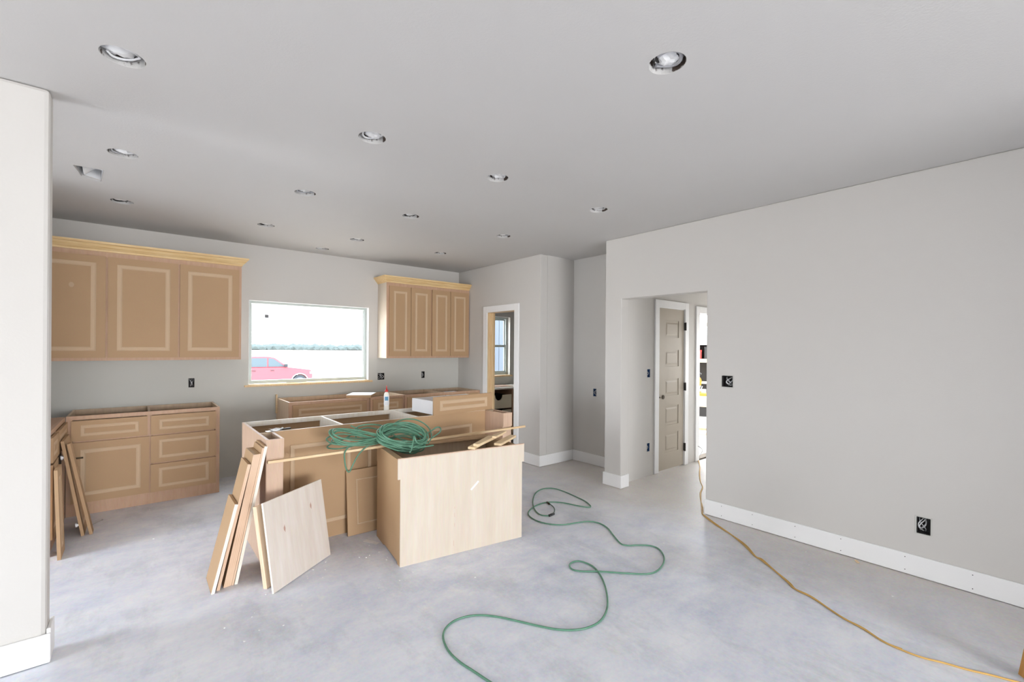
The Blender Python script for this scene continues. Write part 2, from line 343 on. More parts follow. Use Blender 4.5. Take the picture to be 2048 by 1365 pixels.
# ------------------------------------------------------------------ hall door
dr = bpy.data.objects.new('door_1', None); COL.objects.link(dr); dr['kind'] = 'structure'; dr.location = (5.16, 3.05, 0); LOC[dr.name] = (5.16, 3.05, 0)
PZ = [(1.655, 1.868), (1.29, 1.50), (.925, 1.137), (.56, .80), (.22, .46)]
dh = [rect(5.02, 5.335, a, b) for a, b in PZ]
ins = [rect(5.02, 5.335, a, b) for a, b in PZ]
bm = slab(rect(4.868, 5.457, .012, 2.015), ins, lambda u, v, d: (u, 3.052 + d, v), .035)
obj('door_leaf', bm, 'door', dr)
for a, b in PZ:
    bm = bmesh.new(); yf = 3.0572
    bx(bm, 5.0205, 5.3345, 3.059, 3.08, a, b)
    v = [bm.verts.new(p) for p in ((5.045, yf + .002, a + .025), (5.31, yf + .002, a + .025), (5.31, yf + .002, b - .025), (5.045, yf + .002, b - .025), (5.06, 3.054, a + .045), (5.29, 3.054, a + .045), (5.29, 3.054, b - .045), (5.065, 3.054, b - .045))]
    bm.faces.new(v[4:]); 
    for k in range(4): bm.faces.new((v[k], v[(k + 1) % 4], v[4 + (k + 1) % 4], v[4 + k]))
    obj('door_panel', bm, 'door', dr)
for z in (1.805, 1.025, .24):
    bm = B((5.459, 5.472, 3.026, 3.05, z - .05, z + .05)); cyl(bm, (5.463, 3.026, z - .052), .007, .104, 'Z', 10)
    obj('hinge', bm, 'black', dr)
bm = bmesh.new(); cyl(bm, (4.972, 3.044, .917), .026, .008, 'Y', 20); obj('knob_bore', bm, 'bronze', dr)
bm = bmesh.new(); cyl(bm, (4.90, 3.046, .917), .011, .006, 'Y', 12); obj('latch_bore', bm, 'bronze', dr)
struct('trim_5', B((4.8605, 4.867, 3.05, 3.17, 0, 2.02), (5.4585, 5.4645, 3.051, 3.17, 0, 2.02), (4.867, 5.4585, 3.05, 3.17, 2.0165, 2.0245)), 'trim')
struct('wall_added_shade', B((2.95, 4.0, -1.65, -1.53, 0, H)), 'wall')  # unseen wall added behind the camera to shade the right wall
struct('wall_closet_back', B((4.80, 5.55, 3.6, 3.62, 0, 2.5)), 'wall')

# ------------------------------------------------------------------ recessed light openings
random.seed(5)
names = {0: 'widest-looking round ceiling opening, nearest the bright foreground wall stub', 1: 'round ceiling opening just in front of the square duct cut-out', 2: 'round ceiling opening above the wide upper cabinets, behind the square duct cut-out',
 3: 'round ceiling opening with a brown edge showing, above the near corner of the green hose coil', 4: 'middle opening of the ceiling row leading toward the kitchen window\'s near side', 5: 'round ceiling opening above the end of the wide upper cabinets beside the window',
 6: 'small round ceiling opening close to the wall right above the kitchen window', 7: 'round ceiling opening just right of the one over the kitchen window', 8: 'pale round ceiling opening in the middle of the grid of openings', 9: 'round ceiling opening above the glue bottle, one row nearer than the middle one',
 10: 'round ceiling opening in front of the pantry corner, second from the hall column', 11: 'farthest small round ceiling opening, above the four-door upper cabinet', 12: 'pale round ceiling opening nearest the hall column', 13: 'isolated round ceiling opening with looped grey cable, nearest the camera'}
for i, (x, y) in enumerate(LIGHTS):
    t = thing('ceiling_light_opening', names[i], 'light opening', (x, y, H), 'unfinished round light openings in the ceiling')
    bm = bmesh.new(); n = 28
    prof = [(.0755, .002), (.0755, .10), (.04, .125)]
    rings = [[bm.verts.new((x + r * math.cos(2 * math.pi * k / n), y + r * math.sin(2 * math.pi * k / n), H + z)) for k in range(n)] for r, z in prof]
    for a, b in zip(rings, rings[1:]):
        for k in range(n): bm.faces.new((a[k], a[(k + 1) % n], b[(k + 1) % n], b[k]))
    bm.faces.new(rings[-1]); obj('can', bm, 'can', t)
    # crumpled overspray bag
    bm = bmesh.new(); bmesh.ops.create_icosphere(bm, subdivisions=3, radius=1, matrix=Matrix())
    for v in bm.verts:
        k = 1 + random.uniform(-.2, .12); v.co = Vector((v.co.x * .060 * k, v.co.y * .060 * k, v.co.z * .030 * k))
        v.co += Vector((x + (.010 if i % 2 else -.012), y + random.uniform(-.002, .002), H + .040))
    for f in bm.faces: f.smooth = (i % 2 == 0)
    obj('crumpled_bag', bm, 'paper', t)
    # loops of cable in front of the bag
    for q in range(2 if i != 13 else 3):
        bm = bmesh.new(); pts = []; a0 = random.uniform(0, 6)
        for k in range(9):
            a = a0 + k * .62; rr = .055 - .012 * q + random.uniform(-.006, .004)
            pts.append((x + rr * math.cos(a), y + rr * math.sin(a), H + .018 + .012 * q + .006 * math.sin(2 * a)))
        tube(bm, pts, .005 if i != 13 else .0075, 6, 4)
        obj('cable_loop', bm, ['wirew', 'wire', 'dark'][(i + q) % 3], t)
t = thing('ceiling_duct_opening', 'square ragged duct cut-out in the ceiling near the foreground wall, white sleeve inside', 'duct opening', (-.26, 4.3, H))
bm = bmesh.new(); up = .14; vs0 = [bm.verts.new((u * .985 + -.26 * .015, v * .985 + 4.32 * .015, H + .0145)) for u, v in ductq]; vs1 = [bm.verts.new((u, v, H + up)) for u, v in ductq]
for k in range(4): bm.faces.new((vs0[k], vs0[(k + 1) % 4], vs1[(k + 1) % 4], vs1[k]))
bm.faces.new(vs1); obj('sleeve', bm, 'wirew', t)
bm = bmesh.new(); n = 10
for k in range(n):
    a = R(-60 + k * 18)
rows = [[bm.verts.new((-.30 + .10 * j / 6, 4.22 + .24 * k / 8, H + .012 + .06 * math.sin(j / 6 * 2.2) + .01 * math.sin(k))) for k in range(9)] for j in range(7)]
for a, b in zip(rows, rows[1:]):
    for k in range(8): bm.faces.new((a[k], a[k + 1], b[k + 1], b[k])).smooth = True
o = obj('plastic_sleeve', bm, 'paper', t); md = o.modifiers.new('s', 'SOLIDIFY'); md.thickness = .002

# ------------------------------------------------------------------ electrical boxes in the walls
def ebox(f, u0, u1, z0, z1, label, colr='dark', wires=3, seed=0, cov='wire'):
    """f(u, d, z): u along the wall, d into the wall"""
    random.seed(seed); e = .0015
    t = thing('electrical_box', label, 'electrical box', f((u0 + u1) / 2, 0, z0), 'open electrical boxes in the walls')
    bm = bmesh.new()
    for q in ((u0 + e, u0 + .004, 0.002, .055, z0 + e, z1 - e), (u1 - .004, u1 - e, 0.002, .055, z0 + e, z1 - e), (u0 + .004, u1 - .004, 0.002, .055, z0 + e, z0 + .004), (u0 + .004, u1 - .004, 0.002, .055, z1 - .004, z1 - e), (u0 + e, u1 - e, .055, .058, z0 + e, z1 - e)):
        for v in bx(bm, *q): v.co = Vector(f(*v.co))
    obj('box_shell', bm, colr, t)
    for k in range(wires):
        bm = bmesh.new(); ua = u0 + (u1 - u0) * (.3 + .4 * random.random()); pts = []
        for j in range(6):
            s = j / 5; pts.append(f(min(max(ua + (u1 - u0) * .25 * math.sin(s * 4 + k * 2), u0 + .009), u1 - .009), .045 - .035 * math.sin(s * 3.1), z0 + .012 + (z1 - z0 - .024) * s))
        tube(bm, pts, .0032, 6, 4); obj('wire', bm, ['wirew', 'wire', 'wire'][k % 3], t)
    bm = bmesh.new(); w_ = .006                                    # ragged plaster lip
    for (a, b) in ((u0 - w_, u0), (u1, u1 + w_)):
        for v in bx(bm, a, b, -.0015, 0, z0 - w_ * .5, z1 + w_ * .5): v.co = Vector(f(*v.co))
    for (a, b) in ((z0 - w_, z0), (z1, z1 + w_)):
        for v in bx(bm, u0, u1, -.0015, 0, a, b): v.co = Vector(f(*v.co))
    obj('plaster_lip', bm, 'primer', t)
    return t
fb = lambda u, d, z: (u, YB + d, z)
ebox(fb, *BX[0], 'single electrical box on the back wall above the base cabinet with drawers', seed=1)
ebox(fb, *BX[1], 'double electrical box on the back wall just beside the big window', seed=2, wires=5)
ebox(fb, *BX[2], 'single electrical box on the back wall under the four-door upper cabinet', seed=3)
fr_ = lambda u, d, z: (4.0 + d, u, z)
ebox(fr_, *RX[0], 'double switch box with looped wires on the long wall beside the hall opening', seed=4, wires=6)
ebox(fr_, *RX[1], 'low outlet box with wires just above the long white baseboard', seed=5, wires=5)
ebox(lambda u, d, z: (4.55 + d, u, z), 3.748, 3.80, .89, .99, 'blue-grey electrical box inside the empty niche', 'blue', 2, 6)
fh = lambda u, d, z: (u, 3.05 + d, z)
ebox(fh, *HX[0], 'blue switch box in the hall at shoulder height beside the beige door', 'blue', 2, 7)
ebox(fh, *HX[1], 'blue outlet box low in the hall beside the beige door', 'blue', 2, 8)

# ------------------------------------------------------------------ cabinetry
def front(parent, name, x0, x1, z0, z1, yf, t=.019, m=.062, g=.034, mv=None, mx=None, mat_='mdf', label=None, handle=None):
    """routed MDF front facing -Y (or placed by mx): outer ring, raised field and a light routed groove between them"""
    d = .0045
    bm = bmesh.new()
    bx(bm, x0, x1, yf + d, yf + t, z0, z1, mx)
    n = m if mv is None else mv
    for q in ((x0, x0 + m, z0, z1), (x1 - m, x1, z0, z1), (x0 + m, x1 - m, z0, z0 + n), (x0 + m, x1 - m, z1 - n, z1), (x0 + m + g, x1 - m - g, z0 + n + g, z1 - n - g)):
        if q[1] - q[0] > .002 and q[3] - q[2] > .002: bx(bm, q[0], q[1], yf, yf + d, q[2], q[3], mx)
    o = obj(name, bm, mat_, parent)
    if label: o['label'] = label
    bm = bmesh.new(); e = .0003
    def ring(i, y): return [(x0 + m + i, y, z0 + n + i), (x1 - m - i, y, z0 + n + i), (x1 - m - i, y, z1 - n - i), (x0 + m + i, y, z1 - n - i)]
    rr = [ring(e, yf + .0002), ring(g * .28, yf + d * .85), ring(g * .72, yf + d * .85), ring(g - e, yf + .0002)]
    V = [[bm.verts.new(Vector(p) if mx is None else mx @ Vector(p)) for p in r] for r in rr]
    for a, b in zip(V, V[1:]):
        for k in range(4): bm.faces.new((a[k], a[(k + 1) % 4], b[(k + 1) % 4], b[k]))
    obj('routed_groove', bm, 'mdf_lt', o)
    return o
def crown(x0, x1, yf, yb, z, parent, left=True, right=True):
    P = [(0, 0), (.006, .002), (.010, .016), (.020, .024), (.036, .042), (.048, .062), (.060, .068), (.064, .086), (.0, .086)]
    def run(path):
        bm = bmesh.new(); n = len(P); cols = [[bm.verts.new(f(o, z + h)) for o, h in P] for f in path]
        for a, b in zip(cols, cols[1:]):
            for k in range(n): bm.faces.new((a[k], a[(k + 1) % n], b[(k + 1) % n], b[k]))
        bm.faces.new(cols[0]); bm.faces.new(cols[-1][::-1]); return bm
    obj('crown_moulding', run([lambda o, h: (x0 - (o if left else 0), yf - o, h), lambda o, h: (x1 + (o if right else 0), yf - o, h)]), 'pine', parent)
    if left: obj('crown_moulding', run([lambda o, h: (x0 - o, yb, h), lambda o, h: (x0 - o, yf - o, h)]), 'pine', parent)
    if right: obj('crown_moulding', run([lambda o, h: (x1 + o, yf - o, h), lambda o, h: (x1 + o, yb, h)]), 'pine', parent)
def upper(label, x0, x1, yf, doors, left, right, side='ply'):
    t = thing('upper_cabinet', label, 'cabinet', ((x0 + x1) / 2, YB, 1.36)); z0, z1 = 1.36, 2.40; yb = YB - .001
    obj('carcass', B((x0, x0 + .016, yf + .019, yb, z0, z1), (x1 - .016, x1, yf + .019, yb, z0, z1), (x0 + .016, x1 - .016, yf + .019, yb, z0 + .012, z0 + .03), (x0 + .016, x1 - .016, yf + .019, yb, z1 - .02, z1), (x0 + .016, x1 - .016, yb - .008, yb, z0 + .03, z1 - .02)), side, t, .001)
    bm = B((x0, x1, yf, yf + .019, z0, z0 + .04), (x0, x1, yf, yf + .019, 2.335, z1))
    ed = [x0] + [(a[1] + b[0]) / 2 for a, b in zip(doors, doors[1:])] + [x1]
    for k, e in enumerate(ed):
        a = e if k == 0 else (e - .038 if k == len(ed) - 1 else e - .019); bx(bm, a, a + .038, yf, yf + .019, z0 + .04, 2.335)
    obj('face_frame', bm, 'frame', t, .001)
    for a, b in doors: front(t, 'door', a, b, z0 + .028, 2.347, yf - .0195, mx=None, m=.066 if b - a > .4 else .06, g=.038 if b - a > .4 else .032, mv=.066)
    crown(x0, x1, yf, yb, 2.392, t, left, right)
    return t
t = upper('wide three-door upper cabinet with pine crown, partly hidden by the foreground wall', -1.099, .88, 5.75, [(-.775, -.237), (-.222, .315), (.330, .856)], False, True)
bm = bmesh.new(); bmesh.ops.create_circle(bm, cap_ends=True, radius=.018, segments=14, matrix=Matrix.Translation((-.47, 5.7302, 2.06)) @ Matrix.Rotation(R(90), 4, 'X') @ Matrix.Diagonal((1, 1.3, 1, 1)))
bm2 = bm; obj('putty_smear', bm2, mat('putty', (.53, .37, .24)), t)
upper('four-door upper cabinet with pine crown between window and pantry wall', 2.585, 3.928, 5.75, [(2.615, 2.932), (2.938, 3.252), (3.272, 3.580), (3.586, 3.905)], True, False)

def base_cab(label, x0, x1, yf, fronts, yb=YB - .002, side='inside', div=(), rail=True, z1=.88):
    t = thing('base_cabinet', label, 'cabinet', ((x0 + x1) / 2, yb, 0)); s = .018
    q = [(x0, x0 + s, yf + .02, yb, 0, z1), (x1 - s, x1, yf + .02, yb, 0, z1), (x0 + s, x1 - s, yf + .02, yb, .10, .118), (x0 + s, x1 - s, yb - .008, yb, .118, z1 - .05), (x0 + s, x1 - s, yb - .04, yb - .009, z1 - .05, z1)]
    for d in div: q.append((d - s / 2, d + s / 2, yf + .02, yb - .04, .118, z1))
    obj('carcass', B(*q), side, t, .001)
    bm = B((x0, x1, yf, yf + .019, z1 - .035, z1), (x0, x1, yf, yf + .019, 0, .11))
    xs = [x0, x1 - .04] + [d - .02 for d in div]
    for a in xs: bx(bm, a, a + .04, yf, yf + .019, .11, z1 - .035)
    zs = sorted({(f[0], f[1], f[3]) for f in fronts})
    for (a, b, ztop) in {(f[0], f[1], f[3]) for f in fronts}:
        if ztop < .80: bx(bm, a + .012, b - .012, yf + .0005, yf + .0185, ztop - .01, ztop + .03)
    obj('face_frame', bm, 'frame', t, .001)
    for a, b, z0, z_, nm in fronts: front(t, nm, a, b, z0, z_, yf - .0195, m=.062, mv=.062 if z_ - z0 > .3 else .04, g=.034 if z_ - z0 > .3 else .028)
    return t
lb = base_cab('left-hand base cabinet with one door and four drawers against the back wall', -.478, .652, 5.48,
         [(-.445, .074, .66, .838, 'drawer_front'), (-.445, .088, .112, .645, 'door'), (.098, .620, .66, .84, 'drawer_front'), (.098, .620, .388, .645, 'drawer_front'), (.098, .620, .11, .374, 'drawer_front')], div=(.086,))
bm = B((-.425, -.365, 5.4565, 5.4605, .505, .52)); obj('hinge_plate', bm, 'bronze', lb)
sb = base_cab('open-topped sink base cabinet beneath the big window with wide false front', 1.30, 2.232, 5.45,
         [(1.337, 2.19, .68, .845, 'false_front'), (1.337, 1.755, .112, .665, 'door'), (1.765, 2.19, .112, .665, 'door')])
obj('corner_stub', B((1.285, 1.30, YB - .07, YB - .03, .70, .925)), 'lumber', sb)
base_cab('narrow base cabinet behind the glue bottle, next to the sink base', 2.238, 2.70, 5.45, [(2.27, 2.672, .68, .848, 'drawer_front'), (2.27, 2.672, .112, .665, 'door')])
base_cab('wide base cabinet running into the pantry wall, behind the loose drawer', 2.706, 3.926, 5.45, [(2.74, 3.30, .68, .848, 'drawer_front'), (3.325, 3.89, .68, .848, 'drawer_front'), (2.74, 3.30, .112, .665, 'door'), (3.325, 3.89, .112, .665, 'door')], div=(3.31,))
# left run along the kitchen's left wall, face toward +X at x = -.48
FX = Matrix(((0, -1, 0, 0), (1, 0, 0, 0), (0, 0, 1, 0), (0, 0, 0, 1)))      # front()'s x -> world y, its y -> world -x
t = thing('base_cabinet', 'base cabinet run behind the foreground wall edge, turned toward the room', 'cabinet', (-.79, 5.0, 0))
obj('carcass', B((-1.098, -.50, 4.52, 4.538, 0, .88), (-1.098, -.50, 5.45, 5.474, 0, .88), (-1.098, -.50, 4.538, 5.45, .10, .118), (-1.098, -.50, 4.538, 5.45, .862, .88), (-1.098, -1.09, 4.538, 5.45, .118, .862)), 'frame', t)
bm = B((-.50, -.481, 4.52, 5.474, .845, .88), (-.50, -.481, 4.52, 5.474, 0, .11))
for y in (4.52, 4.85, 5.434): bx(bm, -.50, -.481, y, y + .04, .11, .845)
obj('face_frame', bm, 'frame', t, .001)
for a, b in ((4.55, 4.855), (4.885, 5.43)):
    front(t, 'drawer_front', a, b, .66, .838, .4615, mx=FX, m=.06, mv=.04, g=.028)
for a, b in ((4.55, 4.855),):
    front(t, 'door', a, b, .112, .645, .4615, mx=FX, m=.06)
obj('interior_shade_sheet', B((-.52, -.4995, 4.89, 5.43, .118, .64)), 'dark', t)  # dark sheet stands in for the shade inside the open cabinet

# leaning helper: a board given by its bottom edge, top edge and thickness
def board_mx(P, U, V):
    """frame: origin P, x along U (width), z along V (up the board), y the board's back normal"""
    U = Vector(U).normalized(); V = (Vector(V) - U * Vector(V).dot(U)).normalized(); N = V.cross(U)
    m = Matrix.Identity(4)
    for i in range(3): m[i][0], m[i][1], m[i][2], m[i][3] = U[i], N[i], V[i], P[i]
    return m
# doors leaning at the corner by the left run: seen edge-on
def lean_door(label, px, tx, py, w_, h, th):
    mx = board_mx((px, py, 0.002), (0, 1, 0), (tx - px, 0.02, h)); L = math.hypot(tx - px, h)
    t = thing('loose_cabinet_door', label, 'cabinet door', (0, 0, 0), 'doors leaning at the left cabinet run', mx=mx)
    front(t, 'door_panel', 0, w_, 0, L, 0, th); return t
t = lean_door('nearer-to-wall of two loose doors leaning edge-on at the left base cabinets, with white hinge', -.316, -.435, 4.875, .36, .76, .02)
bm = bmesh.new(); cyl(bm, (.03, .028, .09), .017, .012, 'Y', 14); bx(bm, .01, .05, .0205, .034, .085, .1); obj('hinge_cup', bm, 'white', t)
bm = bmesh.new(); cyl(bm, (.03, .028, .64), .017, .012, 'Y', 14); bx(bm, .01, .05, .0205, .034, .635, .65); obj('hinge_cup', bm, 'white', t)
lean_door('outer of two loose doors leaning edge-on at the left base cabinets', -.268, -.40, 4.875, .10, .735, .02)
t = thing('loose_cabinet_door', 'tan cabinet door standing against the left run beside the foreground wall edge', 'cabinet door', (0, 0, 0), 'doors leaning at the left cabinet run', mx=board_mx((-.405, 4.42, .002), (0, 1, 0), (-.02, 0, .62)))
front(t, 'door_panel', 0, .22, 0, .63, 0, .019)

# ------------------------------------------------------------------ island
X0, X1, YF, YP, YK = .66, 2.80, 3.335, 3.64, 4.24
t = thing('kitchen_island', 'long open-topped island cabinet with projecting end posts', 'island', (1.73, 3.9, 0)); Z = .88
obj('side_panel', B((X0, X0 + .018, YF + .014, YK, 0, Z)), 'pink', t, .001)
obj('side_panel', B((X1 - .018, X1, YF + .03, YK, 0, Z)), 'pink', t, .001)
obj('back_frame', B((X0 + .018, X1 - .018, YK - .02, YK, Z - .04, Z), (X0 + .018, X1 - .018, YK - .02, YK, 0, .1), (X0 + .018, X0 + .06, YK - .02, YK, .1, Z - .04), (X1 - .06, X1 - .018, YK - .02, YK, .1, Z - .04), (1.29 - .02, 1.29 + .02, YK - .02, YK, .1, Z - .04), (1.935, 1.975, YK - .02, YK, .1, Z - .04)), 'pale', t, .001)
for a, b in ((.70, 1.28), (1.30, 1.94), (1.965, 2.75)):
    front(t, 'door', a, b, .112, .845, -(YK + .0195), mx=Matrix.Diagonal((1, -1, 1, 1)))
obj('top_edge_glint', B((X0 + .105, X1 - .105, YP + .004, YP + .018, Z - .001, Z + .0005)), 'pale', t)  # pale strip paints in the bright reflection along the top
o = obj('front_panel', B((X0 + .105, X1 - .105, YP + .004, YP + .018, .0, Z - .001)), 'mdf', t)
for a, b in ((.88, 1.335), (1.475, 1.93), (2.07, 2.53)):
    front(t, 'applied_panel', a, b, .12, .765, YP - .002, .006, .0015, .03)
for xd in (1.278, 1.953): obj('divider', B((xd - .009, xd + .009, YP + .018, YK - .02, .118, Z - .002)), 'pale', t)
obj('bottom_shelf', B((X0 + .018, X1 - .018, YP + .018, YK - .02, .10, .118)), 'inside', t)
for side in (0, 1):
    a, b = (X0, X0 + .107) if side == 0 else (X1 - .107, X1)
    yo = 0 if side == 0 else .015
    inner = (b - .018, b) if side == 0 else (a, a + .018)
    obj('post_side', B((inner[0], inner[1], YF + .014 + yo, YP + .003, 0, Z)), 'pink', t, .001)
    obj('post_cap', B((a - (.001 if side == 0 else 0), b + (0.001 if side else .001), YF + yo, YF + .0139 + yo, .75, Z)), 'pink', t, .0015)
    obj('post_front', B((a + .003, b - .003, YF + .009 + yo, YF + .0139 + yo, 0, .7495)), 'pink', t, .001)
    obj('post_back', B((a + .018, b - .018, YP - .012, YP + .003, .3, Z)), 'inside', t)

# ------------------------------------------------------------------ loose base cabinet in front of the island
rz = math.atan2(-.144, .968)
t = thing('loose_vanity_cabinet', 'loose plywood-backed base cabinet standing in front of the island', 'cabinet', (1.382, 2.834, 0), rotz=rz)
W_, D_, HC = .985, .605, .722
obj('back_panel', slab([(0, 0), (W_, 0), (W_, .60), (W_ + .018, .60), (W_ + .018, HC + .016), (-.018, HC + .016), (-.018, .60), (0, .60)], [], lambda u, v, d: (u, d, v), .012), 'ply', t, .001)
obj('side_panel', slab([(.012, 0), (.06, 0), (.075, .014), (.40, .014), (.415, 0), (D_, 0), (D_, .59), (D_ + .012, .60), (D_ + .012, HC), (.012, HC)], [], lambda u, v, d: (d, u, v), .016), 'mdf', t, .001)
obj('side_panel', slab([(.012, 0), (D_, 0), (D_, HC), (.012, HC)], [], lambda u, v, d: (W_ - .016 + d, u, v), .016), 'mdf', t, .001)
def rr(u0, u1, v0, v1, r, n=6):
    P = []
    for cx, cy, a0 in ((u1 - r, v0 + r, -90), (u1 - r, v1 - r, 0), (u0 + r, v1 - r, 90), (u0 + r, v0 + r, 180)):
        for k in range(n + 1): a = R(a0 + 90 * k / n); P.append((cx + r * math.cos(a), cy + r * math.sin(a)))
    return P
obj('top_frame', slab(rect(.016, W_ - .016, .012, D_), [rr(.045, W_ - .055, .035, D_ - .10, .045)], lambda u, v, d: (u, v, HC - .018 + d), .018), 'mdf', t, .0015)
obj('top_lip', B((-.018, W_ + .018, -.002, .012, HC + .0165, HC + .0225)), 'pink', t)
obj('bottom_shelf', B((.016, W_ - .016, .012, D_ - .03, .10, .116)), 'inside', t)
obj('front_face', B((.016, W_ - .016, D_ - .02, D_, .09, HC - .019)), 'inside', t)
bm = bmesh.new(); bx(bm, -.042, .042, -.0015, -.0002, -.007, .007, Matrix.Translation((.565, 0, .475)) @ Matrix.Rotation(R(-42), 4, 'Y')); o = obj('tape_strip', bm, 'white', t); o['label'] = 'slanting strip of white tape'
pk = mat('pink_streak', (.62, .42, .33))
for dx, z0, z1 in ((.402, .27, .30), (.402, .20, .225), (.396, .06, .10), (.404, .33, .345)): obj('mineral_streak', B((dx - .0014, dx + .0014, -.0006, -.0001, z0, z1)), pk, t)

# ------------------------------------------------------------------ wood strip, drawer, small things on top
MX = Matrix.Translation((0, 0, 0))
zb = .7245
tag(obj('wood_strip', B((.665, 2.945, 3.314, 3.334, .7245, .742)), 'lumber', None, .001, loc=(1.8, 3.32, .7245)), 'long thin pine strip running from the island post across the loose cabinet', 'wood strip')

t = thing('drawer_assembly', 'loose drawer with routed front set down on the island top', 'drawer', (2.085, 3.612, .8815), rotz=R(3))
front(t, 'drawer_front', 0, .70, 0, .168, -.0005, .019, .066, .034, mv=.036)
hh = .125
obj('drawer_side', B((.02, .033, .019, .42, .0, hh)), 'white', t, .001)
obj('drawer_side', B((.667, .68, .019, .42, .0, hh)), 'white', t, .001)
obj('drawer_back', B((.033, .667, .407, .42, .0, hh)), 'white', t, .001)
obj('drawer_bottom', B((.033, .667, .019, .407, .008, .014)), 'inside', t)

# glue bottle
gx, gy = 1.905, 4.231
t = thing('glue_bottle', 'white glue bottle with red cap on the island back rail', 'bottle', (gx, gy, .8805))
bm = bmesh.new(); lathe(bm, [(.0, .0), (.023, .0), (.0255, .004), (.0255, .15), (.022, .165), (.013, .176), (.011, .182), (0, .182)], (gx, gy, .8805)); obj('bottle_body', bm, 'glue', t)
bm = bmesh.new(); lathe(bm, [(.0258, .05), (.0262, .052), (.0262, .14), (.0258, .142)], (gx, gy, .8805)); obj('label_wrap', bm, 'white', t)
bm = bmesh.new()
for k in range(9):
    a = R(215 + k * 8); c = Vector((gx + .0266 * math.cos(a), gy + .0266 * math.sin(a), 0))
    bx(bm, -.0022, .0022, -.0004, .0004, .10 if k % 2 else .094, .136, Matrix.Translation((c.x, c.y, .8805)) @ Matrix.Rotation(a + R(90), 4, 'Z'))
obj('printed_block', bm, 'teal', t)
bm = bmesh.new()
for k in range(9):
    a = R(215 + k * 8)
    for z in (.058, .066, .074, .082): bx(bm, -.0016, .0012, -.0004, .0004, z, z + .0025, Matrix.Translation((gx + .0266 * math.cos(a), gy + .0266 * math.sin(a), .8805)) @ Matrix.Rotation(a + R(90), 4, 'Z'))
obj('printed_lines', bm, 'wire', t)['kind'] = 'stuff'
bm = bmesh.new(); lathe(bm, [(0, .1825), (.016, .1825), (.0165, .19), (.015, .2), (.009, .206), (0, .206)], (gx, gy, .8805)); obj('cap', bm, 'lens_red', t)
bm = bmesh.new(); lathe(bm, [(0, .2065), (.006, .2065), (.0035, .235), (.002, .245), (0, .245)], (gx, gy, .8805)); obj('nozzle', bm, 'lens_red', t)

# small tool and paper at the near-left corner of the island
t = thing('putty_knife', 'flat metal putty knife with dark handle on the island corner by the hollow post', 'tool', (.80, 3.73, .881))
mxk = Matrix.Translation((.775, 3.665, .8815)) @ Matrix.Rotation(R(10), 4, 'Z')
bm = bmesh.new(); bx(bm, -.055, .05, -.022, .022, 0, .0025, mxk); obj('blade', bm, 'steel', t)
bm = bmesh.new(); bx(bm, .05, .12, -.008, .008, 0.0, .010, mxk); bx(bm, .06, .075, -.0085, .0085, 0, .0105, mxk); obj('tool_handle', bm, 'black', t, .002)
bm = bmesh.new(); rows = [[bm.verts.new(mxk @ Vector((-.02 + .10 * j / 6, -.01 + .055 * k / 4, .0045 + (.008 * abs(math.sin(j * .9 + k * .5))))) ) for k in range(5)] for j in range(7)]
for a, b in zip(rows, rows[1:]):
    for k in range(4): bm.faces.new((a[k], a[k + 1], b[k + 1], b[k]))
o = tag(obj('white_scrap', bm, 'paper', None, loc=(.80, 3.68, .886)), 'crumpled white paper lying on the putty knife at the island corner', 'paper scrap'); o.modifiers.new('s', 'SOLIDIFY').thickness = .0008
# white board sample on the sink base
mxw = Matrix.Translation((2.185, 5.60, .8815)) @ Matrix.Rotation(R(-33), 4, 'Z')
t = thing('white_shelf_board', 'square white melamine board lying across the sink base cabinet top', 'board', (2.185, 5.60, .8815))
bm = bmesh.new(); bx(bm, -.15, .15, -.17, .17, .0, .032, mxw); obj('core', bm, 'mdf', t, .001)
bm = bmesh.new(); bx(bm, -.15, .15, -.17, .17, .0322, .0345, mxw); obj('white_face', bm, 'white', t)
tag(obj('white_scrap', B((3.33, 3.52, 5.452, 5.53, .8805, .8825)), 'paper', None, loc=(3.4, 5.5, .8805)), 'small flat white piece on the cabinet rail behind the loose drawer', 'paper scrap')  # thin flat white rectangle on the rail
# lumber offcuts on the loose cabinet
def offcut(label, p, q, w_, h, roll=0):
    p, q = Vector(p), Vector(q); d = q - p; L = d.length
    d.normalize(); s = Vector((0, 0, 1)).cross(d).normalized(); u = d.cross(s)
    mx = Matrix.Identity(4)
    for i in range(3): mx[i][0], mx[i][1], mx[i][2], mx[i][3] = d[i], s[i], u[i], p[i]
    mx = mx @ Matrix.Rotation(R(roll), 4, 'X')
    bm = bmesh.new(); bx(bm, 0, L, -w_ / 2, w_ / 2, 0, h, mx)
    return tag(obj('wood_offcut', bm, 'lumber', None, .0015, loc=tuple(p)), label, 'wood offcut', 'pine offcuts on the loose cabinet')
offcut('lowest pine offcut on the loose cabinet, its end nearest the front edge', (1.915, 2.762, .7465), (2.30, 3.02, .7465), .055, .018)
offcut('upper long pine offcut lying on another, pointing at the pantry door', (1.945, 2.745, .766), (2.37, 2.985, .766), .045, .02)
offcut('short pine offcut nearest the free end of the long strip', (2.15, 2.745, .7465), (2.46, 2.93, .7465), .060, .018)
offcut('thin pine offcut resting on top beside the long one', (2.18, 2.83, .787), (2.40, 2.97, .787), .035, .015)

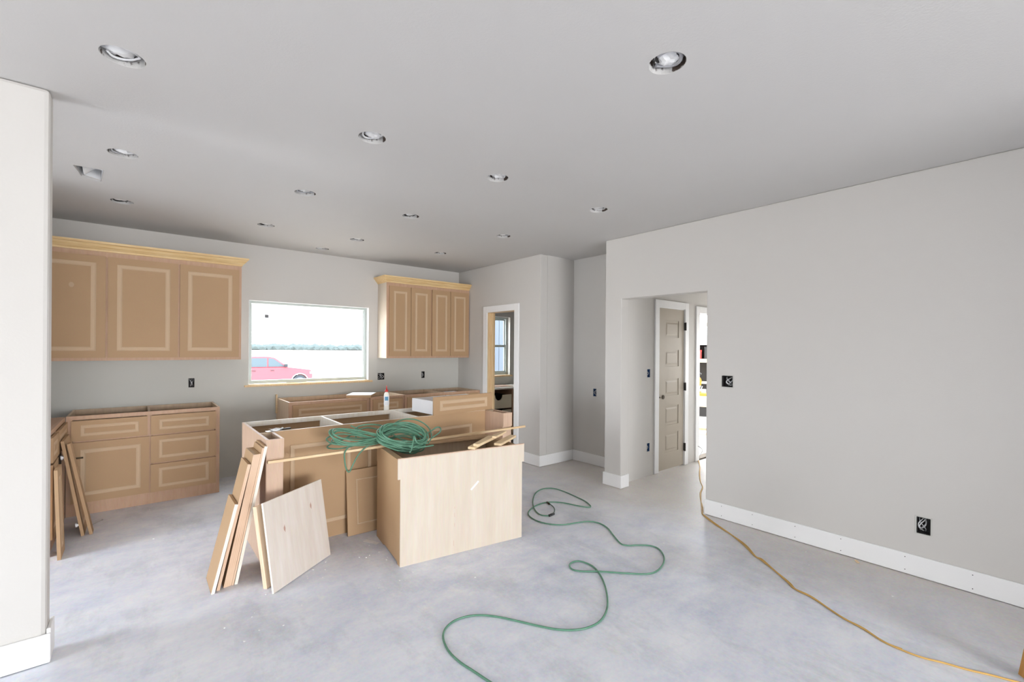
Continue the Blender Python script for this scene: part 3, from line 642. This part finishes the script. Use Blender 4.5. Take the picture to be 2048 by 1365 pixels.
# ------------------------------------------------------------------ sheets leaning on the island's left side
def sheet(label, xb, xt, yb0, yb1, yt0, z, th, face, edge_m, grp='plywood panels leaning on the island end', xoff=0):
    """leans toward +X; near edge runs (xb,yb0,0) -> (xt,yt0,z)"""
    P = Vector((xb, yb0, .002)); V = Vector((xt - xb, yt0 - yb0, z)); L = V.length; U = Vector((0, 1, 0))
    mx = board_mx(P, U, V)
    w_ = yb1 - yb0
    t = thing('leaning_panel', label, 'panel', (0, 0, 0), grp, mx=mx)
    Nx = (mx.to_3x3() @ Vector((0, 1, 0))).x
    s = 1 if Nx > 0 else -1
    y0, y1 = (0, th) if s > 0 else (-th, 0)
    bm = B((.0015, w_, y0, y1, 0, L)); obj('sheet_face', bm, face, t)
    bm = B((0, .0015, y0, y1, 0, L)); obj('sheet_edge', bm, edge_m, t)
    return t
sheet('outermost short panel with pale front edge, leaning farthest from the island', .347, .468, 3.238, 3.49, 3.205, .517, .018, 'mdf', 'pale')
sheet('panel with tan edge just behind the outermost short one', .377, .541, 3.264, 3.50, 3.20, .748, .0175, 'mdf', 'edge')
for k, nm in enumerate(('first', 'second', 'third', 'fourth')):
    sheet('%s thin plywood sheet of the equal-height bundle, counted from the outside' % nm, .415 + k * .011, .574 + k * .011, 3.277 + k * .002, 3.54, 3.20, .80, .0105, 'mdf', 'edge')
sheet('taller thin plywood sheet inside the bundle, next to the pale-edged one', .4595, .6255, 3.28, 3.54, 3.20, .836, .0105, 'mdf', 'edge')
sheet('tallest pale-edged panel resting directly on the island side', .474, .6385, 3.282, 3.55, 3.20, .845, .0175, 'mdf', 'pale')
# square plywood panel in front of the post
ang = math.atan2(.313, .436); U = Vector((math.cos(ang), math.sin(ang), 0)); Nn = Vector((-math.sin(ang), math.cos(ang), 0))
def lean2(label, P, w_, h, off, th, m_, em, name='leaning_panel'):
    mx = board_mx(P, U, Nn * off + Vector((0, 0, h))); Ny = (mx.to_3x3() @ Vector((0, 1, 0))).dot(Nn); s = 1 if Ny > 0 else -1
    t = thing(name, label, 'panel', (0, 0, 0), 'plywood panels leaning on the island end', mx=mx); L = math.hypot(off, h)
    y0, y1 = (0, th) if s > 0 else (-th, 0)
    o = obj('sheet_face', B((0.001, w_ - .001, y0, y1, 0.001, L - .001)), m_, t)
    obj('sheet_edge', B((0, .001, y0, y1, 0, L), (w_ - .001, w_, y0, y1, 0, L), (.001, w_ - .001, y0, y1, L - .001, L)), em, t)
    return t, s
t, s = lean2('square knotty plywood panel leaning in front of the island post', (.641, 3.008, .002), .537, .54, .085, .012, 'plyknot', 'pale')
bm = bmesh.new(); yk = -.0004 if s > 0 else .0004
for u, z in ((.145, .34), (.40, .40)):
    for k, (a, b) in enumerate(((.014, .026), (.006, .042))):
        bmesh.ops.create_circle(bm, cap_ends=True, radius=1, segments=14, matrix=Matrix.Translation((u + .002 * k, yk * (1 + k), z)) @ Matrix.Rotation(R(90), 4, 'X') @ Matrix.Diagonal((a * .55, b * .6, 1, 1)))
obj('knot', bm, mat('knot_brown', (.52, .33, .26)), t)['kind'] = 'stuff'
lean2('narrow-looking panel hidden behind the square plywood panel', (.622, 3.095, .002), .46, .50, .085, .028, 'inside', 'edge')
# routed door leaning on the island front
mxd = board_mx((1.286, 3.552, .002), (1, -.045, 0), (-.01, .060, .507))
t = thing('leaning_door_panel', 'tan routed cabinet door leaning on the island between it and the loose cabinet', 'cabinet door', (0, 0, 0), mx=mxd)
front(t, 'door_panel', 0, .43, 0, .51, 0 if (mxd.to_3x3() @ Vector((0, 1, 0))).y > 0 else -.019, .019, .075, .012)

# ------------------------------------------------------------------ green hose coil
random.seed(11)
rh = .0056
pts = []
def P(*a): pts.append(a)
t = thing('air_hose_coil', 'tangled coil of green air hose on the loose cabinet corner and pine strip', 'hose', (1.5, 3.3, .745))
# right-hand ring of turns, tipped back toward the island front
def tip(p, q, n, c, th): return (c[0] + p, c[1] + q * math.cos(th) - n * math.sin(th), c[2] + q * math.sin(th) + n * math.cos(th))
for k in range(13):
    ax = .185 + random.uniform(-.022, .014); aq = .118 + random.uniform(-.02, .012); th = R(33 + random.uniform(-7, 5)); n0 = -.03 + .0065 * k
    cx = 1.555 + random.uniform(-.012, .012); ph_ = random.uniform(-.15, .15)
    for j in range(12):
        a = 2 * math.pi * j / 12 + 2.6
        x = ax * math.cos(a + ph_); q = aq * math.sin(a)
        P(*tip(x, q - .18 * x, n0 + .010 * math.sin(2 * a + k), (cx, 3.175, .815), th))
bm = bmesh.new(); tube(bm, pts, rh, 7, 4); obj('coiled_loops', bm, 'hose', t)
pts = []
for k in range(7):
    A = .33 + random.uniform(-.035, .02); Bq = .085 + random.uniform(-.025, .012); th = R(36 + random.uniform(-8, 6)); n0 = -.02 + .011 * k
    for j in range(18):
        a = 2 * math.pi * j / 18 + .2
        x = A * math.cos(a); q = Bq * math.sin(2 * a) * (1.2 if x > 0 else .8)
        P(*tip(x, q - .26 * x, n0 + .012 * math.sin(3 * a + k), (1.395 + random.uniform(-.01, .01), 3.25, .80), th))
bm = bmesh.new(); tube(bm, pts, rh, 7, 4); obj('crossing_loops', bm, 'hose', t)
for q in ([(1.56, 3.36, .80), (1.46, 3.42, .855), (1.36, 3.46, .865), (1.25, 3.50, .80), (1.13, 3.50, .765), (1.09, 3.44, .752), (1.16, 3.37, .75), (1.30, 3.36, .765), (1.45, 3.30, .80)],
          [(1.40, 3.28, .79), (1.33, 3.305, .75), (1.27, 3.305, .70), (1.225, 3.300, .63), (1.20, 3.298, .585), (1.178, 3.298, .61), (1.165, 3.298, .68), (1.17, 3.30, .74), (1.23, 3.33, .775), (1.36, 3.38, .79)],
          [(1.26, 3.44, .90), (1.285, 3.42, .885), (1.36, 3.36, .84), (1.45, 3.27, .80), (1.53, 3.13, .765), (1.60, 3.02, .76), (1.72, 2.98, .765)],
          [(1.30, 3.43, .80), (1.29, 3.44, .86), (1.33, 3.42, .895), (1.42, 3.38, .90), (1.49, 3.33, .88), (1.52, 3.26, .83), (1.58, 3.15, .79), (1.70, 3.03, .775)],
          [(1.50, 3.34, .80), (1.56, 3.38, .87), (1.66, 3.38, .915), (1.76, 3.33, .91), (1.82, 3.25, .86), (1.80, 3.15, .80), (1.72, 3.06, .77)],
          [(1.50, 3.32, .80), (1.60, 3.34, .87), (1.70, 3.30, .885), (1.77, 3.22, .85), (1.76, 3.13, .80), (1.68, 3.05, .775), (1.58, 3.01, .77)],
          [(1.74, 3.20, .80), (1.82, 3.21, .825), (1.885, 3.22, .85), (1.91, 3.20, .845), (1.88, 3.16, .82), (1.78, 3.12, .79)],
          [(1.50, 2.93, .752), (1.53, 2.96, .775), (1.565, 3.0, .83), (1.575, 3.01, .845), (1.59, 3.0, .80), (1.64, 3.02, .775)]):
    bm = bmesh.new(); tube(bm, q, rh, 7, 6); obj('loose_loop', bm, 'hose', t)

# ------------------------------------------------------------------ hose on the floor: floor points found from the view
f_, yw, rl, cyy = 897., R(-39.83), .007, 698.1
def fl(u, v, z=0.0):
    x, y = (u - 1024) / f_, (v - cyy) / f_
    cr, sr = math.cos(rl), math.sin(rl); X, Y = cr * x + sr * y, -sr * x + cr * y
    c, s = math.cos(yw), math.sin(yw)
    d = Vector((c * X - s, s * X + c, -Y)); k = (z - 1.5) / d.z
    return (d.x * k, d.y * k, z)
HP = [(385, 1365), (280, 1295), (190, 1235), (120, 1165), (85, 1085), (97, 1025), (150, 975), (230, 945), (320, 935), (430, 945), (550, 970), (700, 1005), (830, 1028), (950, 1028), (1040, 1005), (1100, 965), (1135, 900), (1140, 830), (1125, 750), (1095, 680), (1050, 625), (990, 595), (940, 588), (900, 605), (905, 635), (960, 652), (1100, 655), (1250, 665), (1380, 670), (1450, 655), (1495, 610), (1503, 560), (1470, 510), (1410, 488), (1330, 485), (1270, 487), (1225, 475), (1180, 425), (1140, 375), (1090, 345), (1030, 333), (960, 338), (860, 353), (770, 350), (690, 330), (640, 300), (633, 272), (665, 240), (720, 216), (770, 208), (850, 212), (950, 232), (1010, 241), (1032, 236), (1000, 205), (940, 175), (860, 140), (790, 120), (720, 125), (675, 155), (660, 210), (675, 260), (710, 290), (762, 297)]
ph = [fl(860 + a / 3.211, 940 + b / 3.211, .0062) for a, b in HP]
p0 = Vector(ph[0]); p1 = Vector(ph[1]); ph = [tuple(p0 + (p0 - p1) * k) for k in (2, 1)] + ph
t = thing('floor_air_hose', 'green air hose winding across the concrete floor with black coupling', 'hose', (2.3, 2.2, 0))
bm = bmesh.new(); tube(bm, ph, .0055, 8, 6); obj('hose_line', bm, 'hose', t)
cp = [fl(860 + a / 3.211, 940 + b / 3.211, .009) for a, b in ((764, 296), (795, 283))]
bm = bmesh.new(); tube(bm, cp, .011, 10, 1); obj('coupling', bm, 'black', t)
cp = [fl(860 + a / 3.211, 940 + b / 3.211, z) for a, b, z in ((793, 283, .009), (800, 262, .012), (796, 245, .018), (782, 230, .012), (768, 222, .009))]
bm = bmesh.new(); tube(bm, cp, .0045, 8, 5); obj('short_whip', bm, mat('dark_green_hose', (.05, .12, .09), .4), t)
cp = [fl(860 + a / 3.211, 940 + b / 3.211, .008) for a, b in ((768, 222), (752, 209))]
bm = bmesh.new(); tube(bm, cp, .009, 10, 1); obj('fitting', bm, 'bronze', t)

# yellow cord: doubled in places
YP_ = [(1398, 906), (1397, 913), (1397.5, 921), (1399.5, 934), (1398.5, 947), (1400.5, 963), (1405.5, 975), (1401.8, 987), (1402, 1000), (1402.8, 1010), (1404, 1024)]
YQ = [(80, 212), (150, 265), (250, 335), (330, 400), (400, 470), (440, 487), (500, 540), (600, 630), (640, 668), (740, 715), (850, 790), (950, 855), (1060, 910), (1180, 990), (1300, 1045), (1420, 1090), (1560, 1125), (1700, 1165), (1850, 1200), (2000, 1240), (2100, 1262)]
py = [fl(u, v, .005) for u, v in YP_] + [fl(1380 + a / 3.066, 960 + b / 3.066, .005) for a, b in YQ]
t = thing('extension_cord', 'yellow extension cord running from the hall doorway across the floor', 'cord', (3.7, 1.6, 0))
bm = bmesh.new(); tube(bm, py, .0045, 8, 6); obj('cord_strand', bm, 'cord', t)
random.seed(3)
p2 = [(x + .009 * math.sin(i * 1.7), y + .012 * math.cos(i * 1.3), .0048) for i, (x, y, z) in enumerate(py[2:26])]
bm = bmesh.new(); tube(bm, p2, .0043, 8, 6); obj('cord_strand', bm, 'cord', t)
# pale cord arriving through the door
tag(obj('threshold_cord', (lambda bm: (tube(bm, [fl(1397, 893, .3), fl(1402, 897, .28), fl(1405, 901, .2), fl(1402, 908, .1), fl(1398, 912, .03)], .006, 8, 5), bm)[1])(bmesh.new()), 'wirew', None), 'pale cord looping over the bright doorway threshold', 'cord')

# ------------------------------------------------------------------ floor debris
def scrap(label, loc, L_, W2, rot, m_, name='tape_scrap', h=.002, cat='scrap', grp=None):
    bm = bmesh.new(); mx = Matrix.Translation(loc) @ Matrix.Rotation(R(rot), 4, 'Z')
    rows = [[bm.verts.new(mx @ Vector((-L_ / 2 + L_ * j / 4, (-.5 + k) * W2, h + .001 * ((j * 7 + k) % 3)))) for k in (0, 1)] for j in range(5)]
    for a, b in zip(rows, rows[1:]): bm.faces.new((a[0], a[1], b[1], b[0]))
    o = tag(obj(name, bm, m_, None, loc=loc), label, cat, grp); o.modifiers.new('s', 'SOLIDIFY').thickness = .001; return o
scrap('white tape scrap on the floor at the hidden corner of the loose cabinet', (1.385, 3.33, .0), .13, .04, 115, 'white', h=.006)
scrap('wood chip on the floor touching the long baseboard', (3.93, .87, 0), .05, .02, 30, 'lumber', 'wood_chip', .004, 'wood chip')
tag(obj('dropped_screw', (lambda bm: (tube(bm, [(-.285, 5.12, .004), (-.23, 5.21, .004)], .0035, 6, 1), cyl(bm, (-.228, 5.213, .0), .006, .009, 'Z', 8), bm)[2])(bmesh.new()), 'steel', None, loc=(-.26, 5.16, 0)), 'small steel screw on the floor beside the leaning doors', 'screw')
random.seed(21)
bm = bmesh.new()
for c_, n_, s_ in (((1.15, 3.1), 26, .5), ((1.3, 2.7), 10, .35), ((3.7, 1.2), 14, .6), ((.6, 2.8), 10, .3), ((3.95, 3.75), 14, .25), ((4.6, 3.95), 8, .15), ((2.6, 2.3), 14, .8), ((-.1, 4.6), 10, .4)):
    for k in range(n_):
        x, y = c_[0] + random.gauss(0, s_ * .5), c_[1] + random.gauss(0, s_ * .5); r_ = random.uniform(.002, .006)
        if y > 3.0 and x > 3.88 and x < 4.2 or x < -.35: continue
        if .64 < x < 2.82 and y > 3.32: continue
        bx(bm, -r_, r_, -r_ * .6, r_ * .6, 0, r_ * .6, Matrix.Translation((x, y, .0003)) @ Matrix.Rotation(random.uniform(0, 6), 4, 'Z'))
tag(obj('floor_debris', bm, 'paper', None), 'white plaster crumbs scattered over the concrete floor', 'debris', kind='stuff')
# brown board at the picture's lower corner
a = Vector(fl(2043, 1362, 0)); 
mxb = Matrix.Translation((a.x, a.y, .001)) @ Matrix.Rotation(R(-50), 4, 'Z') @ Matrix.Rotation(R(10), 4, 'Y')
bm = bmesh.new(); bx(bm, 0, .09, -.02, .02, .015, .62, mxb); 
tag(obj('brown_board', bm, grain('stained_board', (.50, .24, .06), (.42, .19, .04), (.58, .30, .09)), None, loc=(a.x, a.y, 0)), 'orange-brown board standing on the floor by the yellow cord', 'board')

# ------------------------------------------------------------------ pantry cabinets seen through the doorway
t = thing('pantry_cabinet', 'open pantry base cabinet with scooped drawers beneath the small window', 'cabinet', (4.6, 5.75, 0))
obj('carcass', B((4.054, 4.072, 5.50, 6.04, 0, .86), (5.10, 5.118, 5.50, 6.04, 0, .86), (4.072, 5.10, 5.50, 6.04, .08, .10), (4.072, 5.10, 6.03, 6.04, .1, .86), (4.60, 4.618, 5.50, 6.03, .1, .86)), 'frame', t)
obj('top_board', B((4.054, 5.118, 5.485, 6.04, .862, .885)), 'pale', t, .002)
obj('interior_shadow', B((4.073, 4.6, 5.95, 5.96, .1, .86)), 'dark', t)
for k, (z0, z1) in enumerate(((.565, .775), (.335, .535), (.11, .305))):
    cx = 4.33
    lp = [(4.085, z0), (4.585, z0), (4.585, z1)] + [(cx + .075 * math.cos(R(a)), z1 - .085 * math.sin(R(a))) for a in range(0, 181, 20)] + [(4.085, z1)]
    dw = obj('scoop_drawer', slab(lp, [], lambda u, v, d: (u, 5.50 + d, v), .014), mat('pale_drawer_ply', (.72, .65, .50)), t)
    obj('drawer_box', B((4.09, 4.102, 5.515, 5.93, z0, z1 - .01), (4.565, 4.577, 5.515, 5.93, z0, z1 - .01), (4.102, 4.565, 5.918, 5.93, z0, z1 - .01), (4.102, 4.565, 5.515, 5.918, z0, z0 + .01)), 'dark', dw)
tag(obj('cardboard_piece', B((4.2, 4.72, 5.62, 5.9, .8865, .895)), 'frame', None, loc=(4.4, 5.7, .8865)), 'brown sheet lying on the pantry cabinet under the window', 'board')

# ------------------------------------------------------------------ bright workshop beyond the hall doorway
struct('garage_floor', B((5.6, 13, 3.17, 9.5, -.16, -.06)), mat('pale_garage_slab', (.62, .60, .58)))
struct('threshold', B((5.845, 6.745, 3.05, 3.17, .0005, .02)), 'bronze')
mx_s = Matrix.Translation((8.75, 4.62, -.06))
yaw_s = R(-39.8)
def G(x0, x1, y0, y1, z0, z1): return (x0, x1, y0, y1, z0, z1)
def loc_s(dx, dy): 
    c_, s_ = math.cos(R(-62)), math.sin(R(-62)); return (8.9 + dx * c_ - dy * s_, 4.75 + dx * s_ + dy * c_)
t = thing('workbench', 'sunlit timber workbench under the saw beyond the hall doorway', 'workbench', (8.9, 4.75, -.06), rotz=R(-62))
obj('bench_top', B((-.6, .6, -.3, .3, .56, .62)), 'pale', t)
obj('bench_apron', B((-.58, .58, -.29, -.27, .42, .56)), 'lumber', t)
for sx in (-.55, .55):
    for sy in (-.26, .26): obj('leg', B((sx - .03, sx + .03, sy - .03, sy + .03, 0, .56)), 'lumber', t)
t = thing('mitre_saw', 'yellow mitre saw standing on the workbench beyond the hall doorway', 'saw', (8.9, 4.75, .5615), rotz=R(-62))
Yl = mat('saw_yellow', (.30, .17, .02), .5)
bm = bmesh.new(); cyl(bm, (0, -.05, .28), .155, .05, 'Y', 28); obj('blade_guard', bm, Yl, t)
bm = bmesh.new(); cyl(bm, (-.10, -.13, .24), .065, .09, 'Y', 20); obj('motor', bm, 'black', t)
bm = bmesh.new(); bx(bm, -.25, .25, -.16, .16, 0, .05); cyl(bm, (0, -.02, .05), .14, .03, 'Z', 24); obj('saw_base', bm, Yl, t)
bm = bmesh.new(); bx(bm, -.24, .24, .02, .05, .05, .13); obj('fence', bm, 'galv', t)
bm = bmesh.new(); tube(bm, [(0, -.05, .42), (.06, -.08, .48), (.14, -.1, .44)], .02, 8, 4); obj('saw_handle', bm, 'black', t)
bm = bmesh.new()
for k in range(7): bx(bm, -.13 + k * .035, -.115 + k * .035, -.081, -.076, .15, .24, Matrix.Rotation(R(20), 4, 'Y'))
obj('cooling_rib', bm, 'pale', t)['kind'] = 'stuff'
t = thing('storage_rack', 'dark-shelved storage rack with clutter beyond the saw', 'shelf', (9.9, 5.35, -.06), rotz=R(-62))
obj('shelf_board', B((-.8, .8, -.2, .2, 1.28, 1.36)), 'lumber', t); obj('shelf_board', B((-.8, .8, -.2, .2, .80, .83)), 'pale', t); obj('shelf_board', B((-.8, .8, -.2, .2, 1.68, 1.70)), 'pale', t)
obj('rack_back', B((-.8, .8, .2, .22, .0, 1.68)), 'dark', t)
for sx in (-.78, .78): obj('upright', B((sx - .02, sx + .02, -.2, .2, 0, 1.70)), 'lumber', t)
random.seed(9)
def gbox(label, dx, dz, sx, sy, sz, m_):
    c_, s_ = math.cos(R(-62)), math.sin(R(-62)); base_ = (9.9 + dx * c_, 5.35 + dx * s_, -.06 + dz + .0008)
    mx = Matrix.Translation(base_) @ Matrix.Rotation(R(-62), 4, 'Z'); bm = bmesh.new(); bx(bm, -sx / 2, sx / 2, -sy / 2, sy / 2, 0, sz * .8, mx); bx(bm, -sx / 2 - .004, sx / 2 + .004, -sy / 2 - .004, sy / 2 + .004, sz * .8, sz, mx)
    tag(obj('storage_tub', bm, m_, None, .004, loc=base_), label, 'box', 'tubs on the rack beyond the hall doorway')
gbox('dark lidded tub on the rack\'s upper shelf beyond the doorway', -.28, 1.36, .34, .3, .26, 'dark')
gbox('red lidded tub on the rack beyond the doorway', .09, 1.36, .26, .26, .2, 'lens_red')
gbox('dark tub at the far end of the rack\'s upper shelf', .45, 1.36, .34, .3, .28, 'dark')
gbox('white tub on the rack\'s lower shelf beyond the doorway', .02, .83, .3, .28, .16, 'white')
gbox('dark tub on the rack\'s lower shelf beyond the doorway', -.36, .83, .3, .28, .3, 'dark')
t = thing('lumber_pile', 'pale boards stacked on the ground below the workbench', 'lumber', (7.9, 4.15, -.06), rotz=R(-62))
for k in range(5): obj('plank', B((-.7 + .03 * k, .7, -.22 + .02 * (k % 2), -.22 + .14, .0 + k * .042, .04 + k * .042)), ['pale', 'lumber', 'pale', 'frame', 'pale'][k], t)
for k in range(3): obj('plank', B((-.6, .66, -.06 + .012 * k, .1, .0 + k * .042, .04 + k * .042)), ['lumber', 'pale', 'pale'][k], t)
t = thing('garage_door_header', 'timber beam across the bright outer opening beyond the rack', 'beam', (11.5, 6.3, -.06), rotz=R(-62))
obj('beam', B((-1.6, 1.6, -.05, .05, 2.2, 2.30)), 'lumber', t); obj('post', B((-1.6, -1.5, -.05, .05, 0, 2.2)), 'lumber', t); obj('post', B((1.5, 1.6, -.05, .05, 0, 2.2)), 'lumber', t)

# ------------------------------------------------------------------ outdoors
m = mat('pale_dirt', (.62, .55, .47), .9); n = nz(m, .12, 6, stretch=(.25, 1, 1)); base(m, mix(m, n.outputs[0], (.52, .46, .40), (.68, .62, .55)))
bm = bmesh.new(); v = [bm.verts.new(p) for p in ((-900, -900, -1.05), (900, -900, -1.05), (900, 900, -1.05), (-900, 900, -1.05))]; bm.faces.new(v)
v = [bm.verts.new(p) for p in ((-900, -900, -1.3), (900, -900, -1.3), (900, 900, -1.3), (-900, 900, -1.3))]; bm.faces.new(v)
struct('ground_outside', bm, m)
# distant scrub line
random.seed(4); bm = bmesh.new()
for k in range(900):
    x = random.uniform(0, 330); y = 420 + random.uniform(0, 30); r_ = random.uniform(2.2, 4.6)
    bmesh.ops.create_icosphere(bm, subdivisions=1, radius=r_, matrix=Matrix.Translation((x, y, -1.05 + r_ * .45)) @ Matrix.Diagonal((1.5, 1, random.uniform(.6, .95), 1)))
o = tag(obj('scrub_line', bm, mat('hazy_scrub', (.085, .105, .105), .95, spec=.05), None), 'low band of grey-green scrub along the horizon outside the window', 'scrub', kind='stuff')
o = tag(obj('dirt_berm', B((40, 330, 150, 151.2, -1.05, -.72)), mat('berm', (.30, .27, .25), .9), None, loc=(180, 150, -1.05)), 'thin dark ridge of dirt crossing the pale field outside', 'ridge')
# pickup truck
YT = 30.42; ZG = -1.05; WD = 1.9
t = thing('pickup_truck', 'red crew-cab pickup truck parked outside the kitchen window', 'truck', (6.0, YT, ZG))
red = mat('red_car_paint', (.42, .075, .092), .45, spec=.2); tint = mat('tinted_car_glass', (.075, .105, .125), .5, spec=.2); tyre = mat('tyre', (.045, .052, .06), .8, spec=.1); hub = mat('wheel_alloy', (.105, .12, .135), .5, spec=.2)
def ext(prof, y0, y1):
    bm = bmesh.new(); a = [bm.verts.new((x, y0, z)) for x, z in prof]; b = [bm.verts.new((x, y1, z)) for x, z in prof]; n = len(prof)
    bm.faces.new(a); bm.faces.new(b[::-1])
    for k in range(n): bm.faces.new((a[k], b[k], b[(k + 1) % n], a[(k + 1) % n]))
    return bm
def arch(cx, r, z=.40, n=8): return [(cx + r * math.cos(R(180 - 180 * k / n)), ZG + z + r * math.sin(R(180 * k / n))) for k in range(n + 1)]
wf, wr = 7.887, 4.30
body = [(3.05, ZG + .55), (wr - .5, ZG + .5)] + arch(wr, .47) + [(wr + .55, ZG + .42), (wf - .55, ZG + .42)] + arch(wf, .47) + [(wf + .50, ZG + .5), (8.62, ZG + .52), (8.66, ZG + .78), (8.60, ZG + 1.02), (8.50, ZG + 1.12), (7.95, ZG + 1.20), (7.22, ZG + 1.30), (4.75, ZG + 1.30), (3.05, ZG + 1.32)]
obj('body', ext(body, YT, YT + WD), red, t, .03)
cab = [(4.80, ZG + 1.30), (4.95, ZG + 1.88), (5.25, ZG + 1.97), (6.15, ZG + 1.97), (6.45, ZG + 1.90), (7.22, ZG + 1.30)]
obj('cab', ext(cab, YT + .12, YT + WD - .12), red, t, .03)
obj('side_window', ext([(6.12, ZG + 1.34), (6.12, ZG + 1.88), (6.40, ZG + 1.84), (7.02, ZG + 1.38), (7.02, ZG + 1.34)], YT + .10, YT + .125), tint, t)
obj('side_window', ext([(5.0, ZG + 1.34), (5.1, ZG + 1.82), (5.25, ZG + 1.88), (6.04, ZG + 1.88), (6.04, ZG + 1.34)], YT + .10, YT + .125), tint, t)
obj('windshield', ext([(6.50, ZG + 1.90), (7.26, ZG + 1.31), (7.24, ZG + 1.29), (6.46, ZG + 1.88)], YT + .2, YT + WD - .2), tint, t)
for cx in (wf, wr):
    for yy in (YT - .02, YT + WD - .24):
        bm = bmesh.new(); cyl(bm, (cx, yy, ZG + .40), .40, .26, 'Y', 28); wh = obj('wheel', bm, tyre, t, .03)
        bm = bmesh.new(); cyl(bm, (cx, yy - .012, ZG + .40), .27, .02, 'Y', 24)
        for k in range(6): bx(bm, -.025, .025, yy - .03, yy - .012, .04, .26, Matrix.Translation((cx, 0, ZG + .40)) @ Matrix.Rotation(R(60 * k), 4, 'Y'))
        obj('rim', bm, hub, wh)
obj('wheel_arch_trim', ext(arch(wf, .52, n=12) + arch(wf, .46, n=12)[::-1], YT - .025, YT + .0), mat('grey_trim', (.25, .28, .3), .6), t)
obj('mirror', B((6.98, 7.16, YT - .16, YT + .04, ZG + 1.33, ZG + 1.50)), tyre, t, .02)
obj('door_handle', B((6.22, 6.42, YT - .03, YT - .001, ZG + 1.10, ZG + 1.14)), tyre, t)
obj('door_handle', B((5.22, 5.42, YT - .03, YT - .001, ZG + 1.10, ZG + 1.14)), tyre, t)
obj('headlight', B((8.48, 8.66, YT - .012, YT + .2, ZG + .86, ZG + 1.0)), 'white', t, .02)
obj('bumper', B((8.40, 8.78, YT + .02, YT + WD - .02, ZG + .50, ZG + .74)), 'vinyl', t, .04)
bpy.context.view_layer.update()
